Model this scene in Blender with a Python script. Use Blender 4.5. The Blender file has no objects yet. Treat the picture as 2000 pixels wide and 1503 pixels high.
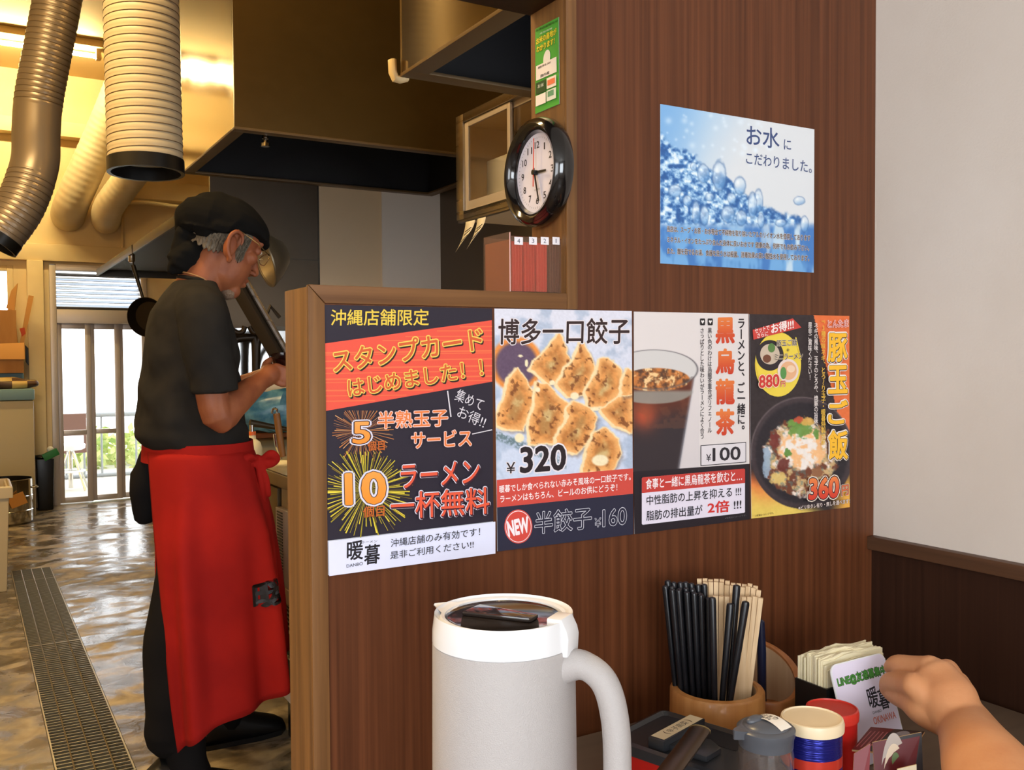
import bpy, bmesh, math, random
import numpy as np
from math import pi, sin, cos, radians as R, atan2, sqrt
from mathutils import Vector as V, Matrix, noise
from mathutils.geometry import tessellate_polygon

# ------------------------------------------------------------------ camera, world, light, exposure
S = bpy.context.scene
COL = S.collection
FPX, YAW, PIT, ROL = 1814.4, R(30.515), R(-1.698), R(-.378)
EYE = V((0, 0, 1.21))
fw = V((sin(YAW)*cos(PIT), cos(YAW)*cos(PIT), sin(PIT)))
_r = V((cos(YAW), -sin(YAW), 0)); _u = _r.cross(fw)
RT = _r*cos(ROL) + _u*sin(ROL); UP = -_r*sin(ROL) + _u*cos(ROL)
cam = bpy.data.cameras.new('camera'); camo = bpy.data.objects.new('camera', cam); COL.objects.link(camo)
cam.sensor_width = 36; cam.lens = 36*FPX/2000; cam.clip_start = .02; cam.clip_end = 200
m = Matrix((RT, UP, -fw)).transposed().to_4x4(); m.translation = EYE
camo.matrix_world = m
S.camera = camo
S.view_settings.view_transform = 'Standard'; S.view_settings.look = 'None'
S.view_settings.exposure = 0.0; S.view_settings.gamma = 1; S.view_settings.use_curve_mapping = False
w = bpy.data.worlds.new('world'); S.world = w; w.use_nodes = True
w.node_tree.nodes['Background'].inputs[0].default_value = (.93, .97, 1, 1)
w.node_tree.nodes['Background'].inputs[1].default_value = 4.2

def area(name, loc, aim, sx, sy, power, col):
    l = bpy.data.lights.new(name, 'AREA'); l.shape = 'RECTANGLE'; l.size = sx; l.size_y = sy
    l.energy = power; l.color = col
    o = bpy.data.objects.new(name, l); COL.objects.link(o)
    o.location = loc; o.rotation_euler = (V(aim)-V(loc)).to_track_quat('-Z', 'Y').to_euler()
    return o
area('window_daylight', (-1.25, -3.38, 1.55), (-1.0, 0, 1.4), 2.3, 1.35, 105, (.86, .93, 1))
area('side_window_daylight', (-2.85, -1.2, 1.6), (0, .2, 1.2), 1.6, 1.3, 30, (.9, .95, 1))
area('kitchen_fill_light', (-.35, 2.6, 3.5), (-.1, 2.8, 0), 1.2, .2, 90, (1, .72, .34))  # added fill light above the view, for the glow on the hoods

# pixel -> point helpers: a ray through the measured photograph, cut with a real plane of the room
def ray(px, py): return fw + RT*((px-1000)/FPX) - UP*((py-750.3)/FPX)
def at(px, py, ax, v):
    d = ray(px, py); i = 'XYZ'.index(ax)
    return EYE + d*((v-EYE[i])/d[i])
def dep(px, py, d): return EYE + ray(px, py)*d

# ------------------------------------------------------------------ mesh helpers
rnd = random.Random(7)
class MB:
    def __init__(s): s.bm = bmesh.new()
    def face(s, vs, mi=0):
        try:
            f = s.bm.faces.new(vs); f.material_index = mi; return f
        except ValueError: return None
    def poly(s, pts, mi=0): return s.face([s.bm.verts.new(p) for p in pts], mi)
    def box(s, x0, x1, y0, y1, z0, z1, mi=0, M=None):
        P = [V((x, y, z)) for z in (z0, z1) for y in (y0, y1) for x in (x0, x1)]
        if M: P = [M @ p for p in P]
        v = [s.bm.verts.new(p) for p in P]
        for q in ((0, 2, 3, 1), (4, 5, 7, 6), (0, 1, 5, 4), (2, 6, 7, 3), (0, 4, 6, 2), (1, 3, 7, 5)):
            s.face([v[i] for i in q], mi)
        return s
    def rings(s, rs, caps=True, closed=False, mi=0, loop=False):
        vs = [[s.bm.verts.new(p) for p in r] for r in rs]
        n = len(vs[0])
        seq = list(zip(vs[:-1], vs[1:])) + ([(vs[-1], vs[0])] if loop else [])
        for a, b in seq:
            for i in range(n if not closed else n):
                j = (i+1) % n
                s.face((a[i], a[j], b[j], b[i]), mi)
        if caps and not loop:
            s.face(vs[0][::-1], mi); s.face(vs[-1], mi)
        return s
    def tube(s, pts, r, seg=14, caps=True, mi=0, flat=1, loop=False):
        pts = [V(p) for p in pts]; n = len(pts)
        rr = r if isinstance(r, (list, tuple)) else [r]*n
        T = []
        for i in range(n):
            a = pts[i-1] if (i or loop) else pts[0]; b = pts[(i+1) % n] if (i < n-1 or loop) else pts[-1]
            T.append((b-a).normalized())
        ref = V((0, 0, 1)) if abs(T[0].z) < .9 else V((0, 1, 0))
        N = (ref - T[0]*ref.dot(T[0])).normalized(); rs = []
        for i in range(n):
            N = (N - T[i]*N.dot(T[i])).normalized(); B = T[i].cross(N)
            rs.append([pts[i] + (N*cos(2*pi*k/seg)*flat + B*sin(2*pi*k/seg))*rr[i] for k in range(seg)])
        return s.rings(rs, caps, mi=mi, loop=loop)
    def limb(s, pts, rad, seg=16, sub=4):
        """closed tapered limb with round ends"""
        pts = [V(p) for p in pts]; P, Q = [], []
        n = len(pts)
        for i in range(n-1):
            p0, p1, p2, p3 = pts[max(i-1, 0)], pts[i], pts[i+1], pts[min(i+2, n-1)]
            r0, r1, r2, r3 = rad[max(i-1, 0)], rad[i], rad[i+1], rad[min(i+2, n-1)]
            for k in range(sub):
                t = k/sub
                c = lambda a, b, c_, d: .5*((2*b)+(c_-a)*t+(2*a-5*b+4*c_-d)*t*t+(3*b-a-3*c_+d)*t**3)
                P.append(c(p0, p1, p2, p3)); Q.append(c(r0, r1, r2, r3))
        P.append(pts[-1]); Q.append(rad[-1])
        d0 = (P[0]-P[1]).normalized(); d1 = (P[-1]-P[-2]).normalized()
        for a in (.5, .85, .99):
            P.insert(0, pts[0]+d0*rad[0]*a); Q.insert(0, rad[0]*sqrt(1-a*a))
            P.append(pts[-1]+d1*rad[-1]*a); Q.append(rad[-1]*sqrt(1-a*a))
        return s.tube(P, Q, seg)
    def lathe(s, prof, c=(0, 0, 0), seg=48, M=None, mi=0, caps=False):
        c = V(c); rs = []
        for r, z in prof:
            ring = [V((r*cos(2*pi*k/seg), r*sin(2*pi*k/seg), z)) for k in range(seg)]
            rs.append([(M @ p if M else p) + c for p in ring])
        return s.rings(rs, caps, mi=mi)
    def ell(s, c, r, M=None, seg=24, rings=14, mi=0):
        c = V(c)
        if not isinstance(r, (tuple, list)): r = (r,)*3
        rs = []
        for i in range(1, rings):
            a = pi*i/rings
            ring = [V((r[0]*sin(a)*cos(2*pi*k/seg), r[1]*sin(a)*sin(2*pi*k/seg), -r[2]*cos(a))) for k in range(seg)]
            rs.append([(M @ p if M else p)+c for p in ring])
        return s.rings(rs, True, mi=mi)
    def prism(s, poly, ax, a, b, mi=0):
        f = {'X': lambda p, t: (t, p[0], p[1]), 'Y': lambda p, t: (p[0], t, p[1]), 'Z': lambda p, t: (p[0], p[1], t)}[ax]
        return s.rings([[V(f(p, a)) for p in poly], [V(f(p, b)) for p in poly]], mi=mi)
    def frame(s, x0, x1, y0, y1, z0, z1, t):
        """rectangular frame in the XZ plane"""
        s.box(x0, x0+t, y0, y1, z0, z1); s.box(x1-t, x1, y0, y1, z0, z1)
        s.box(x0+t, x1-t, y0, y1, z1-t, z1); s.box(x0+t, x1-t, y0, y1, z0, z0+t); return s
    def disp(s, f):
        s.bm.normal_update()
        mv = [(v, v.co + v.normal*f(v.co)) for v in s.bm.verts]
        for v, c in mv: v.co = c
        return s
    def build(s, name, mat, parent=None, smooth=True, bevel=0, ang=38, weld=False):
        bm = s.bm
        if weld: bmesh.ops.remove_doubles(bm, verts=bm.verts, dist=1e-5)
        bmesh.ops.recalc_face_normals(bm, faces=bm.faces)
        if bevel:
            es = [e for e in bm.edges if len(e.link_faces) == 2 and e.calc_face_angle(0) > R(30)]
            bmesh.ops.bevel(bm, geom=es, offset=bevel, segments=2, affect='EDGES', profile=.6)
        bm.normal_update()
        for f in bm.faces: f.smooth = smooth
        if smooth:
            for e in bm.edges:
                if len(e.link_faces) == 2 and e.calc_face_angle(0) > R(ang): e.smooth = False
        me = bpy.data.meshes.new(name); bm.to_mesh(me); bm.free()
        for mm in (mat if isinstance(mat, (list, tuple)) else [mat]): me.materials.append(mm)
        return link(name, me, parent)

def link(name, me, parent=None):
    o = bpy.data.objects.new(name, me); COL.objects.link(o)
    if parent is not None:
        o.parent = parent
        o.matrix_parent_inverse = Matrix.Translation(-(parent.location if parent.parent is None else V((0, 0, 0)))) if parent.type == 'EMPTY' else Matrix()
    return o

def remesh(o, vox, it=6, fac=.5, keep=None):
    """weld overlapping closed pieces into one continuous surface"""
    md = o.modifiers.new('r', 'REMESH'); md.mode = 'VOXEL'; md.voxel_size = vox; md.use_smooth_shade = True
    if it:
        sm = o.modifiers.new('s', 'SMOOTH'); sm.iterations = it; sm.factor = fac
    dg = bpy.context.evaluated_depsgraph_get(); dg.update()
    me = bpy.data.meshes.new_from_object(o.evaluated_get(dg)); old = o.data
    mats = list(old.materials); o.modifiers.clear(); o.data = me; me.name = old.name
    me.materials.clear()
    for x in mats: me.materials.append(x)
    bpy.data.meshes.remove(old)
    for p in me.polygons: p.use_smooth = True
    return o

def thing(name, label, cat, loc=(0, 0, 0), group=None):
    o = bpy.data.objects.new(name, None); COL.objects.link(o); o.location = loc; o.empty_display_size = .05
    return tag(o, label, cat, group)
def tag(o, label, cat, group=None, kind=None):
    o['label'] = label; o['category'] = cat
    if group: o['group'] = group
    if kind: o['kind'] = kind
    return o
def struct(o, label=None):
    o['kind'] = 'structure'
    if label: o['label'] = label
    return o
def dup(root, loc, label=None):
    r_ = root.copy(); COL.objects.link(r_); r_.location = loc
    if label: r_['label'] = label
    for ch in list(root.children):
        c = ch.copy(); COL.objects.link(c); c.parent = r_
        for g in ch.children:
            d = g.copy(); COL.objects.link(d); d.parent = c
    return r_

# ------------------------------------------------------------------ materials
def lin(c, k=1.0):
    f = lambda x: (x/255/12.92 if x <= 10.3 else ((x/255+.055)/1.055)**2.4)
    return tuple(min(1, f(x)*k) for x in c[:3])
def nd(nt, t, **kw):
    n = nt.nodes.new(t)
    for k, v in kw.items():
        if k[0] == 'i' and k[1:].isdigit(): n.inputs[int(k[1:])].default_value = v
        else: setattr(n, k, v)
    return n
def pbr(name, col, rough=.5, metal=0, col2=None, scale=(8, 8, 8), detail=4, bump=0, bscale=None, spec=.5, coat=0,
        trans=0, ior=1.45, rough2=None, ramp=(.35, .65), emit=None, estr=0, sss=0, dist=0):
    m = bpy.data.materials.new(name); m.use_nodes = True; nt = m.node_tree
    b = nt.nodes['Principled BSDF']; I = b.inputs
    I['Base Color'].default_value = (*lin(col), 1); I['Roughness'].default_value = rough; I['Metallic'].default_value = metal
    I['Specular IOR Level'].default_value = spec; I['Coat Weight'].default_value = coat; I['Coat Roughness'].default_value = .08
    I['Transmission Weight'].default_value = trans; I['IOR'].default_value = ior
    if sss: I['Subsurface Weight'].default_value = sss; I['Subsurface Radius'].default_value = (.012, .005, .003)
    if emit: I['Emission Color'].default_value = (*lin(emit), 1); I['Emission Strength'].default_value = estr
    if col2 or bump or rough2 is not None:
        tc = nd(nt, 'ShaderNodeTexCoord'); mp = nd(nt, 'ShaderNodeMapping'); mp.inputs['Scale'].default_value = scale
        nt.links.new(tc.outputs['Object'], mp.inputs[0])
        nz = nd(nt, 'ShaderNodeTexNoise'); nz.inputs['Scale'].default_value = 1; nz.inputs['Detail'].default_value = detail
        nz.inputs['Distortion'].default_value = dist
        nt.links.new(mp.outputs[0], nz.inputs['Vector'])
        rp = nd(nt, 'ShaderNodeValToRGB'); e = rp.color_ramp.elements
        e[0].position, e[1].position = ramp
        if col2:
            e[0].color = (*lin(col), 1); e[1].color = (*lin(col2), 1)
            nt.links.new(nz.outputs[0], rp.inputs[0]); nt.links.new(rp.outputs[0], I['Base Color'])
        if rough2 is not None:
            mr = nd(nt, 'ShaderNodeMapRange'); mr.inputs[1].default_value, mr.inputs[2].default_value = ramp
            mr.inputs[3].default_value, mr.inputs[4].default_value = rough, rough2
            nt.links.new(nz.outputs[0], mr.inputs[0]); nt.links.new(mr.outputs[0], I['Roughness'])
        if bump:
            src = nz.outputs[0]
            if bscale:
                mp2 = nd(nt, 'ShaderNodeMapping'); mp2.inputs['Scale'].default_value = bscale; nt.links.new(tc.outputs['Object'], mp2.inputs[0])
                n2 = nd(nt, 'ShaderNodeTexNoise'); n2.inputs['Scale'].default_value = 1; nt.links.new(mp2.outputs[0], n2.inputs['Vector']); src = n2.outputs[0]
            bp = nd(nt, 'ShaderNodeBump'); bp.inputs['Strength'].default_value = bump; bp.inputs['Distance'].default_value = .004
            nt.links.new(src, bp.inputs['Height']); nt.links.new(bp.outputs[0], I['Normal'])
    return m
M = {}
M['walnut'] = pbr('walnut_laminate', (78, 41, 20), .42, col2=(108, 61, 34), scale=(150, 150, 2.4), detail=8, ramp=(.3, .72), spec=.4)
M['walnut_dark'] = pbr('walnut_wainscot', (43, 24, 15), .45, col2=(58, 34, 22), scale=(150, 150, 2.4), detail=8, ramp=(.3, .75), spec=.3)
M['trim'] = pbr('stained_timber', (100, 66, 34), .5, col2=(132, 90, 48), scale=(110, 110, 3), detail=6, ramp=(.3, .7), bump=.1)
M['trim_h'] = pbr('stained_timber_rail', (100, 64, 32), .5, col2=(126, 84, 44), scale=(3, 110, 110), detail=6, ramp=(.3, .7), bump=.1)
M['trim_y'] = pbr('stained_timber_chair_rail', (78, 52, 34), .5, col2=(100, 68, 46), scale=(110, 3, 110), detail=6, ramp=(.3, .7), bump=.1)
M['trim_end'] = pbr('stained_timber_end', (92, 62, 38), .5, col2=(120, 84, 54), scale=(60, 60, 2.4), detail=6, ramp=(.3, .7), bump=.1)
M['plaster'] = pbr('white_plaster', (222, 212, 202), .8, col2=(214, 202, 190), scale=(3, 3, 3), bump=.12, bscale=(260, 260, 260))
M['ceil'] = pbr('dining_ceiling', (225, 220, 212), .85)
M['cream'] = pbr('cream_paint', (226, 204, 158), .55, col2=(214, 188, 140), scale=(2.5, 2.5, 2.5), bump=.08, bscale=(30, 30, 30))
M['kceil'] = pbr('kitchen_ceiling_paint', (206, 178, 128), .7)
M['dfloor'] = pbr('dining_floor', (105, 88, 72), .5)
M['steel'] = pbr('brushed_steel', (178, 170, 158), .26, 1, rough2=.36, scale=(3, 3, 60), bump=.03, bscale=(4, 4, 300))
M['steel_hood'] = pbr('hood_steel', (128, 104, 62), .3, .8, rough2=.42, scale=(2, 2, 3), col2=(104, 84, 48))
M['mirror_steel'] = pbr('polished_hood_steel', (158, 146, 124), .09, 1, rough2=.14, scale=(3, 3, 3), bump=.02, bscale=(7, 7, 7))
M['steel_dark'] = pbr('sooty_steel', (70, 64, 56), .45, .8)
M['near_black'] = pbr('hood_inside', (17, 17, 22), .6)  # even near-black for hood insides, louvre backing and the lid opening
M['panel'] = pbr('steel_wall_panel', (222, 200, 166), .35, .2, rough2=.45, scale=(2, 2, 2))
M['panel_grey'] = pbr('grey_wall_panel', (222, 217, 212), .45, .1)
M['panel_dark'] = pbr('dark_wall_panel', (92, 80, 66), .4, .6)
M['galv'] = pbr('galvanised_shutter', (190, 196, 204), .3, .9)
M['alu'] = pbr('aluminium_frame', (196, 184, 174), .4, .4)
M['glass'] = pbr('clear_glass', (255, 255, 255), .02, trans=1, ior=1.45)
M['black'] = pbr('black_plastic', (20, 20, 21), .35)
M['white'] = pbr('white_plastic', (236, 238, 240), .18)
M['paper'] = pbr('white_paper', (232, 226, 212), .7)
M['chrome'] = pbr('chrome', (210, 208, 202), .12, 1)

# ------------------------------------------------------------------ printing on flat sheets
_c = bpy.data.curves.new('lettering', 'FONT'); _c.resolution_u = 3
_o = bpy.data.objects.new('lettering', _c); COL.objects.link(_o)
_cache = {}
def glyphs(body, off=0):
    k = (body, off)
    if k not in _cache:
        _c.body = body; _c.offset = off
        dg = bpy.context.evaluated_depsgraph_get(); dg.update(); e = _o.evaluated_get(dg); me = e.to_mesh()
        co = np.zeros(len(me.vertices)*3); me.vertices.foreach_get('co', co)
        _cache[k] = (co.reshape(-1, 3)[:, :2].copy(), [tuple(p.vertices) for p in me.polygons]); e.to_mesh_clear()
    return _cache[k]
def fbm(x, y, sc, oct=4, seed=0):
    x = np.asarray(x, float)*sc; y = np.asarray(y, float)*sc; out = 0; amp = .5
    for o in range(oct):
        xi, yi = np.floor(x), np.floor(y); fx, fy = x-xi, y-yi
        fx = fx*fx*(3-2*fx); fy = fy*fy*(3-2*fy)
        h = lambda a, b: np.modf(np.abs(np.sin(a*127.1+b*311.7+(seed+o)*74.7)*43758.5453))[0]
        out = out + amp*((h(xi, yi)*(1-fx)+h(xi+1, yi)*fx)*(1-fy)+(h(xi, yi+1)*(1-fx)+h(xi+1, yi+1)*fx)*fy)
        x, y, amp = x*2.03, y*2.03, amp*.5
    return out/(1-.5**oct)
def mixc(a, b, t): return a + (b-a)*t[..., None]
def sstep(a, b, x):
    t = np.clip((x-a)/(b-a), 0, 1); return t*t*(3-2*t)
def polysd(x, y, P):
    """signed distance to a polygon, negative inside"""
    d = np.full(x.shape, 1e9); ins = np.zeros(x.shape, bool); n = len(P)
    for i in range(n):
        (ax, ay), (bx, by) = P[i], P[(i+1) % n]
        ex, ey = bx-ax, by-ay; wx, wy = x-ax, y-ay
        t = np.clip((wx*ex+wy*ey)/(ex*ex+ey*ey+1e-9), 0, 1)
        d = np.minimum(d, np.hypot(wx-ex*t, wy-ey*t))
        c = ((ay > y) != (by > y)) & (x < (bx-ax)*(y-ay)/((by-ay) if by != ay else 1e-9)+ax)
        ins ^= c
    return np.where(ins, -d, d)
PM = bpy.data.materials.new('printed_ink'); PM.use_nodes = True
_b = PM.node_tree.nodes['Principled BSDF']; _a = nd(PM.node_tree, 'ShaderNodeAttribute', attribute_name='ink')
PM.node_tree.links.new(_a.outputs[0], _b.inputs['Base Color']); _b.inputs['Roughness'].default_value = .42; _b.inputs['Specular IOR Level'].default_value = .35
class Print:
    """a sheet of paper and the ink on it, one mesh; q maps picture-frame numbers to a point of the sheet's plane"""
    def __init__(s, to3, nrm, k=1.12, step=.00012):
        s.to3, s.n, s.k, s.step, s.L = to3, V(nrm).normalized(), k, step, 0
        s.v, s.f, s.c = [], [], []
    def up(s): s.L += 1
    def _add(s, pts, faces, cols, sub=0):
        b = len(s.v); off = s.n*(s.step*(s.L+sub))
        s.v += [s.to3(x, y)+off for x, y in pts]
        s.f += [tuple(i+b for i in f) for f in faces]
        s.c += [lin(c, s.k) for c in cols]
    def poly(s, pts, col, up=True):
        if up: s.up()
        tri = tessellate_polygon([[V((x, y, 0)) for x, y in pts]])
        s._add(pts, [tuple(t) for t in tri], [col]*len(pts) if not isinstance(col, list) else col)
    def line(s, a, b, wd, col, up=False):
        d = V((b[0]-a[0], b[1]-a[1])).normalized(); n = V((-d.y, d.x))*wd/2
        s.poly([(a[0]+n.x, a[1]+n.y), (b[0]+n.x, b[1]+n.y), (b[0]-n.x, b[1]-n.y), (a[0]-n.x, a[1]-n.y)], col, up)
    def oval(s, c, rx, ry, col, n=40, up=True, rot=0):
        s.poly([(c[0]+rx*cos(t)*cos(rot)-ry*sin(t)*sin(rot), c[1]+rx*cos(t)*sin(rot)+ry*sin(t)*cos(rot)) for t in [2*pi*i/n for i in range(n)]], col, up)
    def text(s, body, BL, BR, TL, col, off=.012, rims=(), up=True, grad=None, rot=0):
        """rims: (offset, colour, dx, dy) drawn first, from the back to the front"""
        p0, _ = glyphs(body, 0)
        if rot: p0 = np.c_[-p0[:, 1], p0[:, 0]] if rot > 0 else np.c_[p0[:, 1], -p0[:, 0]]
        lo, hi = p0.min(0), p0.max(0); sp = np.maximum(hi-lo, 1e-6)
        for o, c, dx, dy in list(rims)+[(off, col, 0, 0)]:
            p, f = glyphs(body)
            if rot: p = np.c_[-p[:, 1], p[:, 0]] if rot > 0 else np.c_[p[:, 1], -p[:, 0]]
            if up: s.up()
            k = 4 if o <= .02 else 10      # a heavier weight or a rim: the letter laid down again, shifted all round
            sh = [(0, 0)]+[(o*rr_*cos(2*pi*j/k+.4), o*rr_*sin(2*pi*j/k+.4)) for rr_ in ((1,) if o < .045 else (.55, 1)) for j in range(k)] if o > 0 else [(0, 0)]
            for jj, (ax_, ay_) in enumerate(sh):
                q = (p+np.array([ax_, ay_])-lo)/sp
                X = BL[0]+q[:, 0]*(BR[0]-BL[0])+q[:, 1]*(TL[0]-BL[0])+dx
                Y = BL[1]+q[:, 0]*(BR[1]-BL[1])+q[:, 1]*(TL[1]-BL[1])+dy
                cc = [c]*len(X)
                if grad and c is col: cc = [tuple(c[i]+(grad[i]-c[i])*min(1, max(0, t)) for i in range(3)) for t in q[:, 1]]
                s._add(list(zip(X, Y)), f, cc, jj*.9/len(sh))
    def vtext(s, body, x0, x1, y0, y1, col, off=.012, rims=(), sl=0):
        n = len(body); h = (y1-y0)/n; cw = x1-x0
        for i, ch in enumerate(body):
            if ch == ' ': continue
            g, _ = glyphs(ch, 0); lo, hi = g.min(0), g.max(0); sz = hi-lo
            cx, cy = (x0+x1)/2, y0+h*(i+.5); r = 0
            if ch in 'ー〜（）『』': r = -1; sz = sz[::-1]
            a, b = cw*min(1, sz[0]/.92), h*min(1, sz[1]/.92)
            if ch in '、。': cx += cw*.25; cy -= h*.25
            s.text(ch, (cx-a/2, cy+b/2), (cx+a/2, cy+b/2), (cx-a/2, cy-b/2), col, off, rims, up=(i == 0), rot=r)
    def raster(s, quad, nx, ny, fn):
        """a photograph on the sheet: quad TL, TR, BR, BL; fn(x, y) -> colours"""
        s.up(); Q = np.array(quad, float)
        u, v = np.meshgrid(np.linspace(0, 1, nx), np.linspace(0, 1, ny))
        P = ((1-u)*(1-v))[..., None]*Q[0]+(u*(1-v))[..., None]*Q[1]+(u*v)[..., None]*Q[2]+((1-u)*v)[..., None]*Q[3]
        C = np.clip(fn(P[..., 0], P[..., 1]), 0, 255).reshape(-1, 3)
        F = [(j*nx+i, j*nx+i+1, (j+1)*nx+i+1, (j+1)*nx+i) for j in range(ny-1) for i in range(nx-1)]
        s._add([tuple(p) for p in P.reshape(-1, 2)], F, [tuple(c) for c in C])
    def build(s, name, parent=None, back=None):
        me = bpy.data.meshes.new(name); me.from_pydata([tuple(p) for p in s.v], [], s.f); me.update()
        at_ = me.color_attributes.new('ink', 'FLOAT_COLOR', 'POINT')
        at_.data.foreach_set('color', np.c_[np.array(s.c, float), np.ones(len(s.c))].ravel())
        me.materials.append(PM)
        bm = bmesh.new(); bm.from_mesh(me)
        for f in bm.faces:
            if f.normal.dot(s.n) < 0: f.normal_flip()
        bm.to_mesh(me); bm.free()
        return link(name, me, parent)
# ------------------------------------------------------------------ the setting: dining side
YP0, YP1 = .982, 1.065           # partition faces
XR = 1.25                        # right wall of the dining room
def sbox(name, mat, *bs, bevel=0, label=None):
    b = MB()
    for q in bs: b.box(*q)
    return struct(b.build(name, mat, bevel=bevel), label)
sbox('wall_partition', M['walnut'], (.335, .674, YP0+.001, YP1-.004, 0, 1.278), (.674, XR+.05, YP0+.001, YP1-.004, 0, 2.6),
     label='dark walnut panelled partition carrying the menu posters')
# mitred timber edging of the partition
b = MB(); b.prism([(.322, 0), (.341, 0), (.341, 1.270), (.322, 1.2905)], 'Y', YP0-.002, YP0+.004)
b.box(.322, .338, YP0+.004, YP1, 0, 1.2885)
struct(b.build('trim_1', [M['trim']], bevel=.0012), 'timber end post of the low partition')
b = MB(); b.prism([(.3415, 1.2705), (.6595, 1.2705), (.6595, 1.2905), (.3225, 1.2905)], 'Y', YP0-.002, YP0+.004)
b.box(.3385, .66, YP0+.004, YP1, 1.276, 1.2903)
struct(b.build('trim_2', M['trim_h'], bevel=.0012), 'timber cap rail on the low partition')
b = MB(); b.box(.66, .676, YP0-.002, YP0+.004, 1.2705, 2.6); b.box(.66, .674, YP0+.004, YP1, 1.2905, 2.6)
struct(b.build('trim_3', M['trim'], bevel=.0012), 'timber jamb of the serving opening')
b = MB(); b.box(-1.2, .6595, YP0, YP1, 1.665, 2.6)
struct(b.build('trim_4', M['walnut_dark']), 'dark header above the serving opening')
sbox('wall_right', M['plaster'], (XR, XR+.1, -3.6, YP0+.001, .90, 2.6))
sbox('wall_right_wainscot', M['walnut_dark'], (XR-.004, XR+.1, -3.6, YP0+.001, 0, .902), label='dark walnut wainscot under the white wall')
b = MB(); b.box(XR-.016, XR+.02, -3.6, YP0+.0005, .901, .922)
struct(b.build('trim_5', M['trim_y'], bevel=.0015), 'chair rail between white wall and wainscot')
sbox('floor_dining', M['dfloor'], (-3, XR+.1, -3.6, YP0-.001, -.05, 0))
sbox('ceiling_dining', M['ceil'], (-3, XR+.1, -3.6, YP1, 2.6, 2.7))
sbox('wall_rear', M['plaster'], (-3, -2.4, -3.6, -3.5, 0, 2.6), (-.1, XR, -3.6, -3.5, 0, 2.6), (-2.4, -.1, -3.6, -3.5, 0, .87), (-2.4, -.1, -3.6, -3.5, 2.23, 2.6))
sbox('wall_left', M['plaster'], (-3.1, -3, -3.6, -2.0, 0, 2.6), (-3.1, -3, -.4, YP1, 0, 2.6), (-3.1, -3, -2, -.4, 0, .95), (-3.1, -3, -2, -.4, 2.25, 2.6))
sbox('wall_front', M['plaster'], (-3, -1.2, YP0, YP1, 0, 2.6))

# ------------------------------------------------------------------ the setting: kitchen shell
YF, KX0, KX1, KZ = 8.6, -1.2, 2.15, 3.58
fm = bpy.data.materials.new('wet_concrete'); fm.use_nodes = True; nt = fm.node_tree; pb = nt.nodes['Principled BSDF']
tc = nd(nt, 'ShaderNodeTexCoord')
def nz(sc, det, dist=0):
    mp = nd(nt, 'ShaderNodeMapping'); mp.inputs['Scale'].default_value = sc; nt.links.new(tc.outputs['Object'], mp.inputs[0])
    n = nd(nt, 'ShaderNodeTexNoise'); n.inputs['Scale'].default_value = 1; n.inputs['Detail'].default_value = det; n.inputs['Distortion'].default_value = dist
    nt.links.new(mp.outputs[0], n.inputs['Vector']); return n.outputs[0]
def ramp(src, stops):
    r_ = nd(nt, 'ShaderNodeValToRGB'); e = r_.color_ramp.elements
    while len(e) < len(stops): e.new(.5)
    for q, (p, c) in zip(e, stops): q.position = p; q.color = (*lin(c), 1)
    nt.links.new(src, r_.inputs[0]); return r_.outputs[0]
n1 = nz((5.0, 7.5, 4), 9, .5); n2 = nz((14, 11, 8), 6, .6); n3 = nz((1.3, 1.0, 1), 3)
worn = ramp(n1, [(.38, (108, 98, 84)), (.5, (126, 114, 98)), (.56, (164, 148, 122)), (.7, (182, 166, 140))])
stain = ramp(n2, [(.35, (120, 104, 84)), (.62, (255, 255, 255))])
mx = nd(nt, 'ShaderNodeMix', data_type='RGBA', blend_type='MULTIPLY'); mx.inputs[0].default_value = .55
nt.links.new(worn, mx.inputs[6]); nt.links.new(stain, mx.inputs[7]); nt.links.new(mx.outputs[2], pb.inputs['Base Color'])
ad = nd(nt, 'ShaderNodeMath', operation='ADD'); nt.links.new(n1, ad.inputs[0]); nt.links.new(n3, ad.inputs[1])
mr = nd(nt, 'ShaderNodeMapRange'); nt.links.new(ad.outputs[0], mr.inputs[0])
for i, v_ in zip((1, 2, 3, 4), (.94, 1.14, .17, .6)): mr.inputs[i].default_value = v_
nt.links.new(mr.outputs[0], pb.inputs['Roughness'])
bp = nd(nt, 'ShaderNodeBump'); bp.inputs['Strength'].default_value = .35; bp.inputs['Distance'].default_value = .006
nt.links.new(n2, bp.inputs['Height']); nt.links.new(bp.outputs[0], pb.inputs['Normal']); pb.inputs['Specular IOR Level'].default_value = .38
DX0, DX1, DY0, DY1 = .205, .415, 1.2, 6.05       # drain channel
sbox('floor', fm, (KX0, DX0, YP0, YF+.1, -.1, 0), (DX1, KX1, YP0, YF+.1, -.1, 0), (DX0, DX1, DY1, YF+.1, -.1, 0), (DX0, DX1, YP0, DY0, -.1, 0), (DX0, DX1, DY0, DY1, -.2, -.1))
sbox('ceiling', M['kceil'], (KX0-.1, KX1+.1, YP0, YF+.2, KZ, KZ+.1))
sbox('wall_kitchen_left', M['cream'], (KX0-.1, KX0, YP1, YF, 0, KZ))
sbox('wall_kitchen_right', M['panel_dark'], (KX1, KX1+.1, YP1, YF, 0, KZ))
sbox('wall_header', M['cream'], (-3, KX1, YP1, YP1+.06, 2.6, KZ+.1), label='wall above the partition')
DXa, DXb = .62, 1.38
sbox('wall_far', M['cream'], (KX0, -.35, YF, YF+.15, 0, KZ), (-.35, .36, YF, YF+.15, 0, 1.25), (-.35, .36, YF, YF+.15, 1.985, KZ), (.36, DXa, YF, YF+.15, 0, KZ),
     (DXa, DXb, YF, YF+.15, 2.01, KZ), (DXb, KX1, YF, YF+.15, 0, KZ))
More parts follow.
